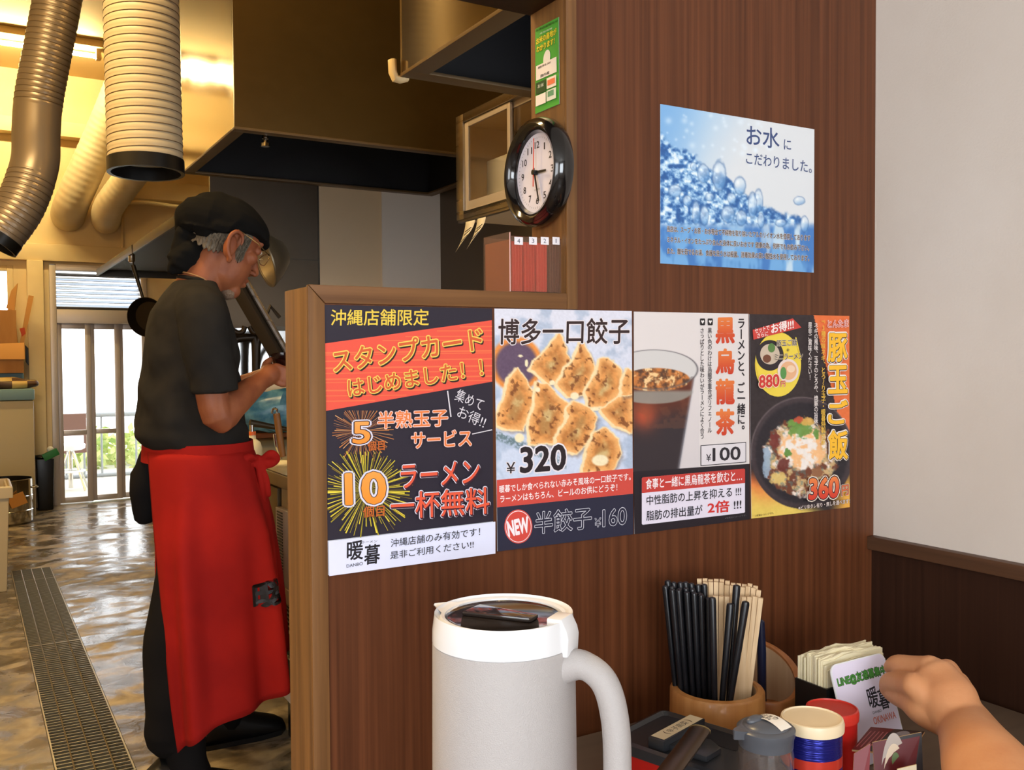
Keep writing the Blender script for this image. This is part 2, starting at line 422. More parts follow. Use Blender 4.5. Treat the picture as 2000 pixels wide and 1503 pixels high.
sbox('trim_6', M['cream'], (KX0, KX1, YF-.13, YF, 3.045, 3.165), bevel=.006, label='beam across the far kitchen wall')
sbox('trim_7', M['cream'], (KX0, KX1, YF-.05, YF, 2.03, 2.17), bevel=.01, label='lintel band over the kitchen door')
sbox('trim_8', M['cream'], (1.16, KX1, YF-.16, YF, 2.58, 2.74), bevel=.02, label='ledge on the far kitchen wall')
sbox('trim_9', M['cream'], (.455, .575, YF-.07, YF, 0, 2.03), bevel=.006, label='pilaster beside the kitchen door')
b = MB(); pts = [(1.2+.09*i, YF-.165+.004*sin(i*1.3), 2.535+.012*sin(i*.9)+(.05 if i > 6 else .01*i/6)) for i in range(11)]
b.tube(pts, .017, 10); b.tube([(1.19, YF-.02, z) for z in (2.03, 2.3, 2.62)], .013, 8)
struct(b.build('trim_10', M['cream']), 'painted pipe along the far wall')
# splashback panels under the big hood
b = MB(); X1, X2 = at(621, 450, 'Y', 4.38).x, at(745, 450, 'Y', 4.38).x
b.box(.985, X1, 4.38, 4.40, .0, 2.3, 0); b.box(X1+.004, X2, 4.378, 4.40, 0, 2.3, 1); b.box(X2, KX1, 4.372, 4.40, 0, 2.3, 2); b.box(X1-.002, X1+.006, 4.377, 4.39, 0, 2.3, 3)
b.box(.985, X1, 4.376, 4.39, 1.685, 1.69, 3)
struct(b.build('wall_splashback', [M['panel_dark'], M['panel'], M['panel_grey'], M['steel_dark']]), 'steel and painted splashback panels behind the range')
# window on the far wall
g = MB(); g.frame(-.35, .36, YF+.0, YF+.06, 1.25, 1.985, .045)
wf = struct(g.build('window_1', M['cream'], bevel=.004), 'cream framed window above the cardboard boxes')
g = MB(); g.box(-.305, .315, YF+.03, YF+.035, 1.295, 1.94); g.build('pane', M['glass'], wf)
# sliding door, its shutter and transom
zb = lambda y: at(180, y, 'Y', YF).z
b = MB(); b.box(DXa, DXa+.05, YF-.03, YF+.12, 0, 2.0); b.box(DXb-.05, DXb, YF-.03, YF+.12, 0, 2.0); b.box(DXa+.05, DXb-.05, YF-.03, YF+.12, 1.52, 1.635)
d1 = struct(b.build('door_1', M['alu'], bevel=.004), 'aluminium framed back door of the kitchen, open to daylight')
b = MB(); z0_, z1_ = 1.655, 1.96
for i in range(8):
    z = z0_+.004+(z1_-z0_-.01)*i/8; q = [(0, z), (.010, z+.012), (.030, z+.028), (.042, z+.031), (.043, z+.029), (.031, z+.026), (.012, z+.010), (.001, z-.002)]
    b.rings([[V((x, YF+.05+u, v)) for u, v in q] for x in (DXa+.05, DXb-.05)])
b.build('shutter', M['galv'], d1)
b = MB(); b.box(DXa+.05, DXb-.05, YF-.01, YF+.1, 1.635, 1.655); b.build('shutter_gap', M['steel_dark'], d1)
b = MB(); b.box(DXa+.05, DXb-.05, YF-.02, YF+.1, 1.96, 2.01); b.build('shutter_box', M['alu'], d1, bevel=.004)
def leaf(xa, xb, y, zr, extra=0):
    b = MB(); xa, xb = at(xa, 800, 'Y', y).x, at(xb, 800, 'Y', y).x
    b.frame(xa, xb, y, y+.03, .01, 1.52, .045)
    if zr: b.box(xa+.045, xb-.045, y, y+.03, zr-.02, zr+.02)
    o = b.build('sliding_leaf', M['alu'], d1, bevel=.003)
    g = MB(); g.box(xa+.045, xb-.045, y+.012, y+.016, .055, 1.475); g.build('glass_pane', M['glass'], o)
leaf(112, 180, YF+.02, .60); leaf(176, 237, YF+.055, .60); leaf(232, 290, YF+.085, 0)

# ------------------------------------------------------------------ outside the back door
sbox('ground_terrace', pbr('terrace_slab', (190, 186, 176), .8), (-3, 6, YF+.15, 16, -.12, -.02))
rt = thing('terrace_railing', 'grey metal railing seen through the glass of the back door', 'railing', (1, 10.6, 0))
rm = pbr('grey_rail_paint', (140, 146, 150), .5)
b = MB(); zr0 = at(210, 808, 'Y', 10.6).z; zr1 = at(210, 925, 'Y', 10.6).z
b.tube([(-.5, 10.6, zr0), (3, 10.6, zr0)], .025, 10); b.tube([(-.5, 10.6, zr1), (3, 10.6, zr1)], .02, 10); b.build('rail', rm, rt)
for i in range(20):
    b = MB(); x = -.3+i*.17; b.tube([(x, 10.6, -.02), (x, 10.6, zr0)], .011, 8); b.build('baluster', rm, rt)
st = thing('bar_stool', 'white swivel stool outside the back door', 'stool', (.86, 9.6, -.02)); wm = pbr('white_stool', (235, 240, 248), .4)
c = at(136, 985, 'Z', -.02); c = at(137, 870, 'Y', 9.7); fz = at(135, 918, 'Y', 9.7).z
b = MB(); b.lathe([(.0, .03), (.11, .03), (.135, .015), (.13, -.02), (.10, -.035), (0, -.035)], c, 28); b.box(c.x-.13, c.x+.13, c.y+.10, c.y+.13, c.z, c.z+.09); b.build('seat', wm, st, bevel=.004)
b = MB(); b.tube([(c.x, c.y, -.0), (c.x, c.y, c.z-.03)], .022, 14); b.build('column', M['chrome'], st)
b = MB(); b.lathe([(.12, fz-.01), (.135, fz), (.12, fz+.01), (.105, fz), (.12, fz-.01)], (c.x, c.y, 0), 28); b.build('footrest', wm, st)
for k in range(4):
    a = k*pi/2+.6; b = MB(); b.tube([(c.x+.03*cos(a), c.y+.03*sin(a), c.z-.05), (c.x+.19*cos(a), c.y+.19*sin(a), -.015)], .010, 8); b.build('leg', M['chrome'], st)
b = MB(); p0 = at(115, 885, 'Y', 10.2); p1 = at(168, 806, 'Y', 10.2); b.box(-.2, p1.x, 10.2, 10.26, p0.z, p1.z)
tag(b.build('bench_backrest', pbr('brown_board', (112, 84, 76), .7)), 'dark brown board outside, behind the white stool', 'board')
lm = pbr('leaf_green', (158, 186, 112), .6, col2=(226, 226, 160), scale=(9, 9, 9))
b = MB()
for i in range(1300):
    p = V((rnd.uniform(.2, 3.2), rnd.uniform(11.3, 12.2), rnd.uniform(-.05, .45)*rnd.uniform(.6, 1)))
    a = V((rnd.uniform(-1, 1), rnd.uniform(-1, 1), rnd.uniform(-1, 1))).normalized()*.07; q = a.cross(V((.3, .8, .5))).normalized()*.035
    b.poly([p-a, p+q, p+a, p-q])
tag(b.build('hedge_foliage', lm, smooth=False), 'green leaves beyond the terrace railing', 'foliage', kind='stuff')

# ------------------------------------------------------------------ floor drain: two lengths of steel grating
def grate(y0, y1, label):
    t = thing('drain_grate', label, 'drain grate', ((DX0+DX1)/2, y0, 0), 'floor drain gratings')
    gm = M['grate']
    b = MB(); b.frame(DX0+.003, DX1-.003, 0, 1, 0, 1, .004)
    b = MB(); z0, z1 = -.006, .001
    for a in ((DX0+.002, DX0+.007, y0, y1), (DX1-.007, DX1-.002, y0, y1), (DX0+.007, DX1-.007, y0, y0+.005), (DX0+.007, DX1-.007, y1-.005, y1)): b.box(*a, z0, z1)
    b.build('grate_frame', gm, t)
    b = MB(); n = int((y1-y0)/.026)
    for i in range(1, n): y = y0+(y1-y0)*i/n; b.box(DX0+.007, DX1-.007, y-.0018, y+.0018, z0, z1-.001)
    for k in (1, 2, 3): x = DX0+(DX1-DX0)*k/4; b.tube([(x, y0, z1-.001), (x, y1, z1-.001)], .0026, 6)
    o = b.build('grating_bars', gm, t)
M['grate'] = pbr('worn_grating_steel', (150, 138, 112), .38, .85)
dm = pbr('drain_dark', (22, 19, 16), .4)
ys = [1.2, 2.9, 4.4, 5.74, 6.05]
for i, lab in enumerate(('nearest length of steel floor grating, at the bottom edge of the picture', 'long length of steel floor grating left of the man in the red apron',
                         'far length of steel floor grating beyond the man', 'short last piece of steel floor grating near the bucket')):
    grate(ys[i]+.002, ys[i+1]-.002, lab)
b = MB(); b.box(DX0, DX1, 1.2, 6.05, -.099, -.095); struct(b.build('floor_drain_channel', dm), 'dark drain channel under the gratings')
M['rim'] = pbr('greasy_rim', (104, 84, 58), .5, .4)
# ------------------------------------------------------------------ extraction hoods
def hood(name, label, x0, x1, y0, y1, z0, z1, lip=.045):
    t = thing(name, label, 'extractor hood', (x0, y0, z0))
    b = MB(); T = .012
    for q in ((x0, x1, y0, y0+T), (x0, x1, y1-T, y1), (x0, x0+T, y0+T, y1-T), (x1-T, x1, y0+T, y1-T)): b.box(*q, z0, z1, 1 if q[1] == x0+T else 0)
    b.box(x0+T, x1-T, y0+T, y1-T, z1-.01, z1)
    b.build('canopy', [M['steel_hood'], M['mirror_steel']], t)
    b = MB()
    for q in ((x0-.001, x1+.001, y0-.001, y0+lip), (x0-.001, x1+.001, y1-lip, y1+.001), (x0-.001, x0+lip, y0+lip, y1-lip), (x1-lip, x1+.001, y0+lip, y1-lip)): b.box(*q, z0-.006, z0+.004)
    b.build('gutter_rim', M['rim'], t, bevel=.002)
    b = MB()
    for q in ((x0+T, x1-T, y0+T, y0+.02), (x0+T, x1-T, y1-.02, y1-T), (x0+T, x0+.02, y0+.02, y1-.02), (x1-.02, x1-T, y0+.02, y1-.02)): b.box(*q, z0+.004, z0+.5)
    b.box(x0+.02, x1-.02, y0+.02, y1-.02, z0+.3, z0+.32)
    b.build('filter_plenum', M['near_black'], t)
    return t
h1 = hood('range_hood', 'big square stainless extractor hood hanging above the man', .862, 2.1, 3.43, 4.365, 2.05, 3.05)
c = at(518, 268, 'Z', 2.04); b = MB(); b.lathe([(0, .02), (.012, .02), (.012, -.004), (.008, -.006), (.008, -.018), (.016, -.02), (.016, -.032), (0, -.032)], c, 16); b.build('grease_drain_cap', M['chrome'], h1)
h3 = hood('range_hood', 'stainless extractor hood at the top, nearest the wooden header', 1.066, 2.1, 1.22, 2.41, 2.0, 3.0, .06)
p = at(789, 150, 'Z', 2.0); b = MB(); d = [at(x, y, 'Y', p.y) for x, y in ((766, 116), (767, 140), (772, 152), (782, 154), (794, 151))]
b.tube(d, .011, 12, flat=1.5); b.build('drain_elbow', M['cream'], h3)
# low hood further in
t = thing('range_hood', 'low dark extractor hood behind the man, reaching towards the back door', 'extractor hood', (.86, 4.42, 1.83))
x0, x1, y0, y1, z0, z1 = .862, 2.1, 4.42, 7.55, 1.835, 1.885
b = MB(); T = .012
for q in ((x0, x1, y0, y0+T), (x0, x1, y1-T, y1), (x0, x0+T, y0+T, y1-T), (x1-T, x1, y0+T, y1-T)): b.box(*q, z0, z1)
b.build('gutter_rim', M['steel_dark'], t, bevel=.002)
b = MB()
b.rings([[V((x0+.005, y0+.005, z1-.002)), V((x1-.005, y0+.005, z1-.002)), V((x1-.005, y1-.005, z1-.002)), V((x0+.005, y1-.005, z1-.002))], [V((x0+.7, y0+.6, 2.02)), V((x1-.1, y0+.6, 2.02)), V((x1-.1, y1-.6, 2.02)), V((x0+.7, y1-.6, 2.02))]])
b.build('canopy', M['near_black'], t)
b = MB(); b.lathe([(.0, .01), (.02, .01), (.02, -.03), (.012, -.04), (0, -.04)], (x0+.02, 6.0, z0), 14); b.build('grease_drain_cap', M['steel'], t)

# ------------------------------------------------------------------ air ducts
M['duct'] = pbr('cream_duct', (206, 192, 162), .42, col2=(196, 178, 146), scale=(3, 3, 3))
M['duct_line'] = pbr('duct_wire_line', (118, 100, 76), .5)
M['duct_grey'] = pbr('grey_duct', (150, 136, 120), .34, .45)
def smooth(pts, n=14):
    P = [V(p) for p in pts]; out = []
    for i in range(len(P)-1):
        a, b_, c, d = P[max(i-1, 0)], P[i], P[i+1], P[min(i+2, len(P)-1)]
        for k in range(n):
            t_ = k/n; out.append(.5*((2*b_)+(c-a)*t_+(2*a-5*b_+4*c-d)*t_*t_+(3*b_-a-3*c+d)*t_**3))
    return out+[P[-1]]
def duct(label, pts, r, pitch, mats, ridge=.010, plain=None, collar=True, lined=True):
    """corrugated flexible duct: a shell with a spiral wire rib"""
    P = smooth(pts, 24); L = [0]
    for a, b_ in zip(P, P[1:]): L.append(L[-1]+(b_-a).length)
    t = thing('air_duct', label, 'duct', tuple(P[0]), 'kitchen air ducts')
    n = int(L[-1]/pitch*4); Q, RR = [], []
    for i in range(n+1):
        s_ = L[-1]*i/n; k = max(j for j in range(len(L)) if L[j] <= s_+1e-9); k = min(k, len(P)-2)
        f = (s_-L[k])/max(1e-9, L[k+1]-L[k]); Q.append(P[k].lerp(P[k+1], f))
        flat = plain and plain[0] < s_ < plain[1]
        RR.append(r*(1+(0 if flat else ridge*(1, .3, -1, .3)[i % 4])))
    b = MB(); b.tube(Q, RR, 40, caps=False)
    o = b.build('hose', mats[0], t, ang=80)
    sd = o.modifiers.new('wall', 'SOLIDIFY'); sd.thickness = .004; sd.offset = -1
    if lined:
        b = MB(); N = None; step = 20; pts2 = []
        T0 = (Q[1]-Q[0]).normalized(); ref = V((0, 1, 0)); N = (ref-T0*ref.dot(T0)).normalized()
        for i in range(n):
            T0 = (Q[i+1]-Q[i]).normalized(); N = (N-T0*N.dot(T0)).normalized(); B = T0.cross(N)
            if plain and plain[0] < L[-1]*i/n < plain[1]:
                if len(pts2) > 3: b.tube(pts2, .0015, 5)
                pts2 = []; continue
            for k in range(10):
                a = 2*pi*(i % 4*10+k)/40
                pts2.append(Q[i].lerp(Q[i+1], k/10)+(N*cos(a)+B*sin(a))*(r*1.006))
        if len(pts2) > 3: b.tube(pts2, .0015, 5)
        b.build('wire_rib', mats[1], t)
    if collar:
        T0 = (Q[-1]-Q[-2]).normalized(); A = Q[-1]-T0*.012; Bq = Q[-1]+T0*.034
        b = MB(); b.rings([[p for p in ring] for ring in _hollow(A, Bq, T0, r*1.035, r*.93)], caps=False, loop=True); b.build('collar', M['black'], t)
        b = MB(); b.rings(_disc(Q[-1]-T0*.075, T0, r*.97)); b.build('damper', pbr('damper_grey', (120, 124, 140), .5), t)
    return t
def _circ(c, T0, r, n=40):
    ref = V((0, 1, 0)); N = (ref-T0*ref.dot(T0)).normalized(); B = T0.cross(N)
    return [c+(N*cos(2*pi*k/n)+B*sin(2*pi*k/n))*r for k in range(n)]
def _hollow(A, Bq, T0, ro, ri): return [_circ(A, T0, ri), _circ(A, T0, ro), _circ(Bq, T0, ro), _circ(Bq, T0, ri)]
def _disc(c, T0, r): return [_circ(c, T0, r), _circ(c+T0*.004, T0, r)]
d = 3.15; e = dep(285, 318, d)
duct('cream ribbed duct hanging straight down with a black end ring, in front of the hood', [dep(272, -160, d), dep(276, 0, d), dep(280, 160, d), e], (355-217)/2/1814.4*d*1.0, .026, (M['duct'], M['duct_line']))
d = 4.2
duct('ribbed duct that bends to the left, leftmost in the picture', [dep(135, -150, d), dep(112, 0, d), dep(78, 180, d), dep(71, 255, d), dep(68, 320, d), dep(40, 400, d-.05), dep(-4, 462, d-.1)], 43/1814.4*d, .026, (M['duct_grey'], M['duct_line']), .012, plain=(.84, 1.16))
dd = 7.55
duct('cream duct slanting down into the far wall, left one of a pair', [dep(330, -60, dd-.5), dep(262, 110, dd-.3), dep(205, 250, dd-.1), dep(150, 372, dd), dep(134, 412, dd+.12), dep(133, 428, dd+.45), dep(137, 430, dd+.75)], .132, .05, (M['duct'], M['duct_line']), .012, collar=False, lined=False)
duct('shiny duct slanting down into the far wall, right one of a pair', [dep(470, 60, dd-1.2), dep(395, 175, dd-1), dep(330, 245, dd-.7), dep(262, 335, dd-.2), dep(215, 398, dd), dep(207, 425, dd+.2), dep(210, 432, dd+.75)], .115, .05, (M['duct'], M['duct_line']), .012, collar=False, lined=False)

# ------------------------------------------------------------------ ceiling lamp
lf = thing('fluorescent_lamp', 'bare fluorescent tube lamp on the yellow lit kitchen ceiling', 'lamp', (.3, 7.6, KZ))
b = MB(); b.box(-.4, 1.0, 7.53, 7.67, KZ-.055, KZ-.001); b.build('lamp_housing', M['kceil'], lf, bevel=.006)
for q in ((-.32, -.29), (.895, .93)):
    b = MB(); b.box(*q, 7.57, 7.63, KZ-.13, KZ-.055); b.build('lamp_socket', M['kceil'], lf, bevel=.004)
em = bpy.data.materials.new('lit_tube'); em.use_nodes = True; ee = em.node_tree.nodes['Principled BSDF'].inputs
ee['Emission Color'].default_value = (1, .79, .37, 1); ee['Emission Strength'].default_value = 290
b = MB(); b.tube([(-.29, 7.6, KZ-.105), (.895, 7.6, KZ-.105)], .016, 14); b.build('lamp_tube', em, lf)

# ------------------------------------------------------------------ glass fronted wall cabinet
t = thing('wall_cabinet', 'steel wall cabinet with glass sliding doors left of the round clock', 'cabinet', (1.6, 3, 1.6))
XC = 1.6; ya = at(897, 400, 'X', XC).y; yb = 1.75; zb_ = at(903, 429, 'X', XC).z; zt = 2.10
b = MB(); b.box(XC+.01, 2.14, yb, ya, zb_, zb_+.03); b.box(XC+.01, 2.14, yb, ya, zt-.03, zt); b.box(XC+.01, 2.14, ya-.02, ya, zb_+.03, zt-.03); b.box(2.12, 2.14, yb, ya-.02, zb_+.03, zt-.03); b.box(XC+.01, 2.14, yb, yb+.02, zb_+.03, zt-.03)
b.build('cabinet_body', M['panel'], t)
b = MB(); b.box(XC-.012, XC+.01, ya-.055, ya, zb_, zt); b.box(XC-.012, XC+.01, yb, ya-.055, zt-.03, zt); b.box(XC-.012, XC+.01, yb, ya-.055, zb_, zb_+.028); b.box(XC-.016, XC+.004, yb, ya-.02, zb_-.012, zb_-.001)
b.build('cabinet_frame', M['steel'], t, bevel=.002)
def slide(y0, y1, x):
    b = MB()
    for q in ((y0, y0+.02, zb_+.029, zt-.031), (y1-.025, y1, zb_+.029, zt-.031), (y0+.02, y1-.025, zb_+.029, zb_+.062), (y0+.02, y1-.025, zt-.05, zt-.031)): b.box(x, x+.012, *q)
    o = b.build('door', M['alu'], t, bevel=.002)
    g = MB(); g.box(x+.004, x+.008, y0+.02, y1-.025, zb_+.062, zt-.05); g.build('glass_pane', M['glass'], o)
ym = at(992, 250, 'X', XC).y
slide(ym-.02, ya-.056, XC-.004); slide(yb, ym+.02, XC+.012)
ps = [at(x, y, 'X', XC+.12) for x, y in ((936, 322), (1000, 302), (1000, 392), (936, 404))]
b = MB(); b.box(XC+.11, XC+.13, ps[1].y, ps[0].y, zb_+.031, ps[0].z)
tag(b.build('white_box', M['paper'], bevel=.003), 'plain white card box standing behind the cabinet glass', 'box')
gp = at(968, 322, 'X', XC+.16); b = MB(); gz = zb_+.031; tz = at(968, 226, 'X', XC+.16).z
b.lathe([(.0, gz), (.045, gz), (.05, gz+.1), (.055, tz-.05), (.062, tz), (.058, tz), (.05, tz-.05), (.045, gz+.1), (.04, gz+.012), (0, gz+.012)], (XC+.26, gp.y, 0), 28)
tag(b.build('glass_pitcher', M['glass']), 'clear glass pitcher inside the wall cabinet, behind the white box', 'pitcher')
# two paper slips clipped under the cabinet
for i, (q, lab) in enumerate(((((910, 432), (928, 428), (924, 462), (904, 492)), 'paper slip hanging under the cabinet, the left longer one'), (((933, 426), (949, 422), (946, 456), (926, 486)), 'paper slip hanging under the cabinet, the right one nearer the clock'))):
    P = [at(x, y, 'X', XC-.018) for x, y in q]
    b = MB(); N = 8
    rows = [[P[0].lerp(P[3], k/N)+V((-.03*(k/N)**2, 0, 0)), P[1].lerp(P[2], k/N)+V((-.03*(k/N)**2, 0, 0))] for k in range(N+1)]
    for a, c in zip(rows, rows[1:]): b.poly([a[0], a[1], c[1], c[0]])
    for k in (3, 4, 6):
        a, c = rows[k][0].lerp(rows[k][1], .15), rows[k][0].lerp(rows[k][1], .8); o_ = V((-.0006, 0, 0)); h = V((0, 0, .0035))
        b.poly([a+o_, c+o_, c+o_+h, a+o_+h], 1)
    o = b.build('order_slip', [M['paper'], M['black']], weld=True)
    sd = o.modifiers.new('t', 'SOLIDIFY'); sd.thickness = .0004
    tag(o, lab, 'note', 'paper slips under the cabinet')

# ------------------------------------------------------------------ cooking counter (runs away from the camera)
M['counter'] = pbr('counter_steel', (168, 154, 126), .34, .85, rough2=.5, scale=(5, 5, 5))
M['door_steel'] = pbr('counter_door', (128, 114, 84), .45, .5)
t = thing('cooking_counter', 'stainless cooking counter in front of the man', 'counter', (.9, 3.5, 0))
b = MB(); b.box(.838, 2.14, 2.1, 4.36, .81, .85); b.build('worktop', M['counter'], t, bevel=.004)
b = MB(); b.box(.88, 2.12, 2.96, 4.35, .2, .809); b.build('counter_body', M['door_steel'], t)
b = MB(); b.box(.868, .88, 2.98, 3.42, .24, .79); b.build('cupboard_door', M['door_steel'], t, bevel=.003)
b = MB(); b.box(.868, .88, 3.43, 4.3, .24, .79); b.build('cupboard_door', M['door_steel'], t, bevel=.003)
b = MB(); b.box(.860, .868, 3.0, 3.05, .60, .635); b.build('door_plate', M['paper'], t)
for y in (3.0, 3.6, 4.3):
    b = MB(); b.tube([(.93, y, 0), (.93, y, .2)], .022, 12); b.build('leg', M['steel_dark'], t)
# fridge unit with grilles behind the end post
t = thing('undercounter_fridge', 'under counter fridge with vent grilles beside the timber post', 'fridge', (1.1, 2.3, 0))
fx = .845; y1 = at(541, 1200, 'X', .845).y
b = MB(); b.box(fx+.02, 1.45, 2.12, y1, .14, .808); b.build('fridge_body', M['counter'], t, bevel=.003)
b = MB(); b.box(fx, fx+.02, 2.12, y1, .50, .74); o = b.build('control_panel', pbr('panel_pale', (206, 196, 190), .5), t, bevel=.002)
b = MB()
for i in range(24): z = .515+i*.0092; b.box(fx-.002, fx, y1-.075, y1-.02, z, z+.0042)
b.build('vent_slot', M['black'], o)
b = MB(); b.box(fx-.004, fx+.02, 2.12, y1, .455, .5); b.build('trim_strip', M['cream'], t, bevel=.002)
b = MB(); b.box(fx+.004, fx+.02, 2.12, y1, .20, .455); o = b.build('louvre_panel', M['near_black'], t)
b = MB()
for z in (.455, .372, .29, .205): b.box(fx-.002, fx+.004, 2.12, y1, z-.006, z)
for i in range(5): z = .385+.013*i; b.box(fx, fx+.004, 2.2, y1-.06, z, z+.004)
b.build('louvre_slat', M['counter'], o)
b = MB(); b.box(fx+.006, fx+.02, 2.12, y1, .14, .20); b.build('skirt', M['panel_grey'], t)
b = MB(); b.box(fx+.03, 1.4, 2.15, y1-.005, .0, .139); b.build('plinth', M['black'], t)

# ------------------------------------------------------------------ things on and above the counter
def P3(x, y, Y): return at(x, y, 'Y', Y)
t = thing('spray_bottle', 'white plastic squeeze bottle with orange cap on the counter', 'bottle', tuple(P3(492, 895, 3.25)))
c = P3(492, 896, 3.25); c.z = .851; top = P3(492, 848, 3.25).z
b = MB(); b.lathe([(0, .851), (.033, .851), (.036, .86), (.036, .90), (.03, .92), (.016, top-.014), (.014, top)], (c.x, c.y, 0), 24, caps=True); b.build('bottle_body', pbr('milky_plastic', (214, 204, 170), .4), t)
b = MB(); b.lathe([(0, top), (.015, top), (.015, top+.012), (0, top+.012)], (c.x, c.y, 0), 20); b.build('cap', pbr('orange_cap', (214, 104, 48), .4), t)
b = MB(); b.tube([(c.x, c.y, top+.012), (c.x, c.y, top+.035)], .008, 12); b.build('nozzle', M['chrome'], t)
b = MB(); N = 26
def cz(u, v): return .853+.016*max(0, sin(pi*v))**.5*max(.0, sin(pi*u))**.35+.006*sin(9*u+3*v)*sin(pi*u)*sin(pi*v)
V2 = [[b.bm.verts.new((.845+.16*v+.02*sin(u*5)*v, 2.80+.34*u+.02*sin(v*6), cz(u, v))) for u in [i/N for i in range(N+1)]] for v in [j/12 for j in range(13)]]
for a, c in zip(V2, V2[1:]):
    for i in range(N): b.face((a[i], a[i+1], c[i+1], c[i]))
b.box(.848, .99, 2.83, 3.1, .8505, .854)
tag(b.build('folded_cloth', pbr('cream_cloth', (226, 214, 176), .9, bump=.3, bscale=(160, 160, 160))), 'cream folded cloth lying at the edge of the steel counter', 'cloth')
# orange board and blue bag at the back
p0, p1 = P3(470, 884, 4.2), P3(700, 836, 4.2)
b = MB(); b.box(p0.x-.1, p1.x, 4.2, 4.235, .851, p1.z)
tag(b.build('wooden_tray', pbr('orange_wood', (172, 96, 48), .5, col2=(190, 118, 66), scale=(3, 30, 30)), bevel=.004), 'orange brown wooden tray leaning behind the squeeze bottle', 'tray')
b = MB(); c = P3(545, 800, 4.12); b.ell((0, 0, 0), (.30, .06, .095)); b.disp(lambda p: .03*noise.noise(p*14)+.014*noise.noise(p*35))
for v_ in b.bm.verts: v_.co += V((c.x+.05, c.y-.02, c.z))
tag(b.build('plastic_bag', pbr('blue_plastic', (52, 110, 150), .25, col2=(110, 165, 190), scale=(18, 18, 18), ramp=(.4, .7))), 'blue plastic bag behind the man\'s forearm', 'bag')
# shelf, gas pipes, slanting bar
t = thing('wall_shelf', 'dark steel shelf with a pale edge behind the man\'s hand', 'shelf', tuple(P3(500, 755, 4.3)))
a, c = P3(440, 741, 4.15), P3(720, 741, 4.15); z1 = P3(500, 741, 4.15).z; z0 = P3(500, 768, 4.15).z
b = MB(); b.box(a.x, c.x, 4.15, 4.37, z1-.008, z1); b.build('shelf_board', M['steel_dark'], t); b = MB(); b.box(a.x, c.x, 4.146, 4.15, z0, z1); b.build('shelf_edge', M['panel'], t)
b = MB(); b.box(a.x, c.x, 4.36, 4.372, z1, P3(500, 640, 4.37).z)
tag(b.build('mirror_panel', pbr('polished_steel', (210, 212, 214), .12, 1, rough2=.2, scale=(6, 6, 6), bump=.1, bscale=(8, 8, 8))), 'polished steel sheet behind the gas pipes', 'panel')
t = thing('gas_pipes', 'dark gas pipes with cock handles behind the man\'s chest', 'pipes', tuple(P3(500, 700, 4.3)))
pm = pbr('dark_pipe', (46, 36, 26), .4, .5)
for q in (((455, 668), (464, 660), (488, 658), (498, 664), (500, 738)), ((500, 738), (502, 668), (512, 660), (536, 662), (546, 672)), ((520, 735), (527, 710), (533, 690), (545, 672))):
    b = MB(); b.tube(smooth([P3(x, y, 4.26) for x, y in q], 6), .019 if q[0][0] != 520 else .012, 12); b.build('pipe', pm, t)
for q in (((450, 640), (463, 648), (474, 646), (478, 636)), ((487, 636), (496, 648), (514, 646), (530, 640))):
    b = MB(); b.tube(smooth([P3(x, y, 4.22) for x, y in q], 5), .012, 10); b.build('cock_handle', pm, t)
t = thing('sliding_rail', 'dark steel rail sloping down from the man\'s chin to the post', 'rail', tuple(P3(520, 640, 3.4)))
a, c = P3(462, 552, 3.45), P3(572, 742, 3.45); c = a+(c-a)*((.872-a.z)/(c.z-a.z))
b = MB(); b.tube([a, c], .033, 4); b.build('rail_channel', pbr('dark_channel', (58, 52, 46), .38, .6), t, bevel=.004)
b = MB(); b.tube([a+V((.028, -.02, .012)), c+V((.028, -.02, .012))], .011, 8); b.build('rail_lip', M['steel'], t)
b = MB(); p = P3(528, 612, 3.45); b.tube([p+V((-.02, 0, -.02)), p+V((.0, 0, .03)), p+V((.035, 0, -.012))], .008, 6); b.box(p.x+.0, p.x+.2, p.y, p.y+.12, p.z-.058, p.z-.045); b.build('bracket', M['steel_dark'], t)
# hanging bowl lid
M['cone'] = pbr('dull_steel', (150, 138, 116), .38, .85)
t = thing('conical_lid', 'big metal conical lid hanging in front of the man\'s face', 'lid', tuple(P3(525, 510, 4.1)))
c = P3(517, 504, 4.02); Mx = Matrix.Rotation(R(-32), 3, 'Y') @ Matrix.Rotation(R(62), 3, 'X')
Mx = (-RT*.80-UP*.34-fw*.46).to_track_quat('Z', 'Y').to_matrix()
b = MB(); b.lathe([(.118, .0), (.122, .006), (.113, -.01), (.088, -.045), (.045, -.09), (.02, -.102), (.02, -.105), (.05, -.095), (.092, -.05), (.119, -.008), (.122, .006)], c, 40, Mx); b.build('cone', M['cone'], t)
b = MB(); b.lathe([(.116, .001), (.1255, .002), (.1255, .008), (.116, .008)], c, 40, Mx); b.build('rolled_rim', M['cone'], t)
b = MB(); b.tube([c-Mx.col[2]*.1, V((c.x+.06, 4.25, c.z+.03)), V((c.x+.07, 4.377, c.z+.03))], .006, 8); b.build('wall_hook', M['steel_dark'], t)
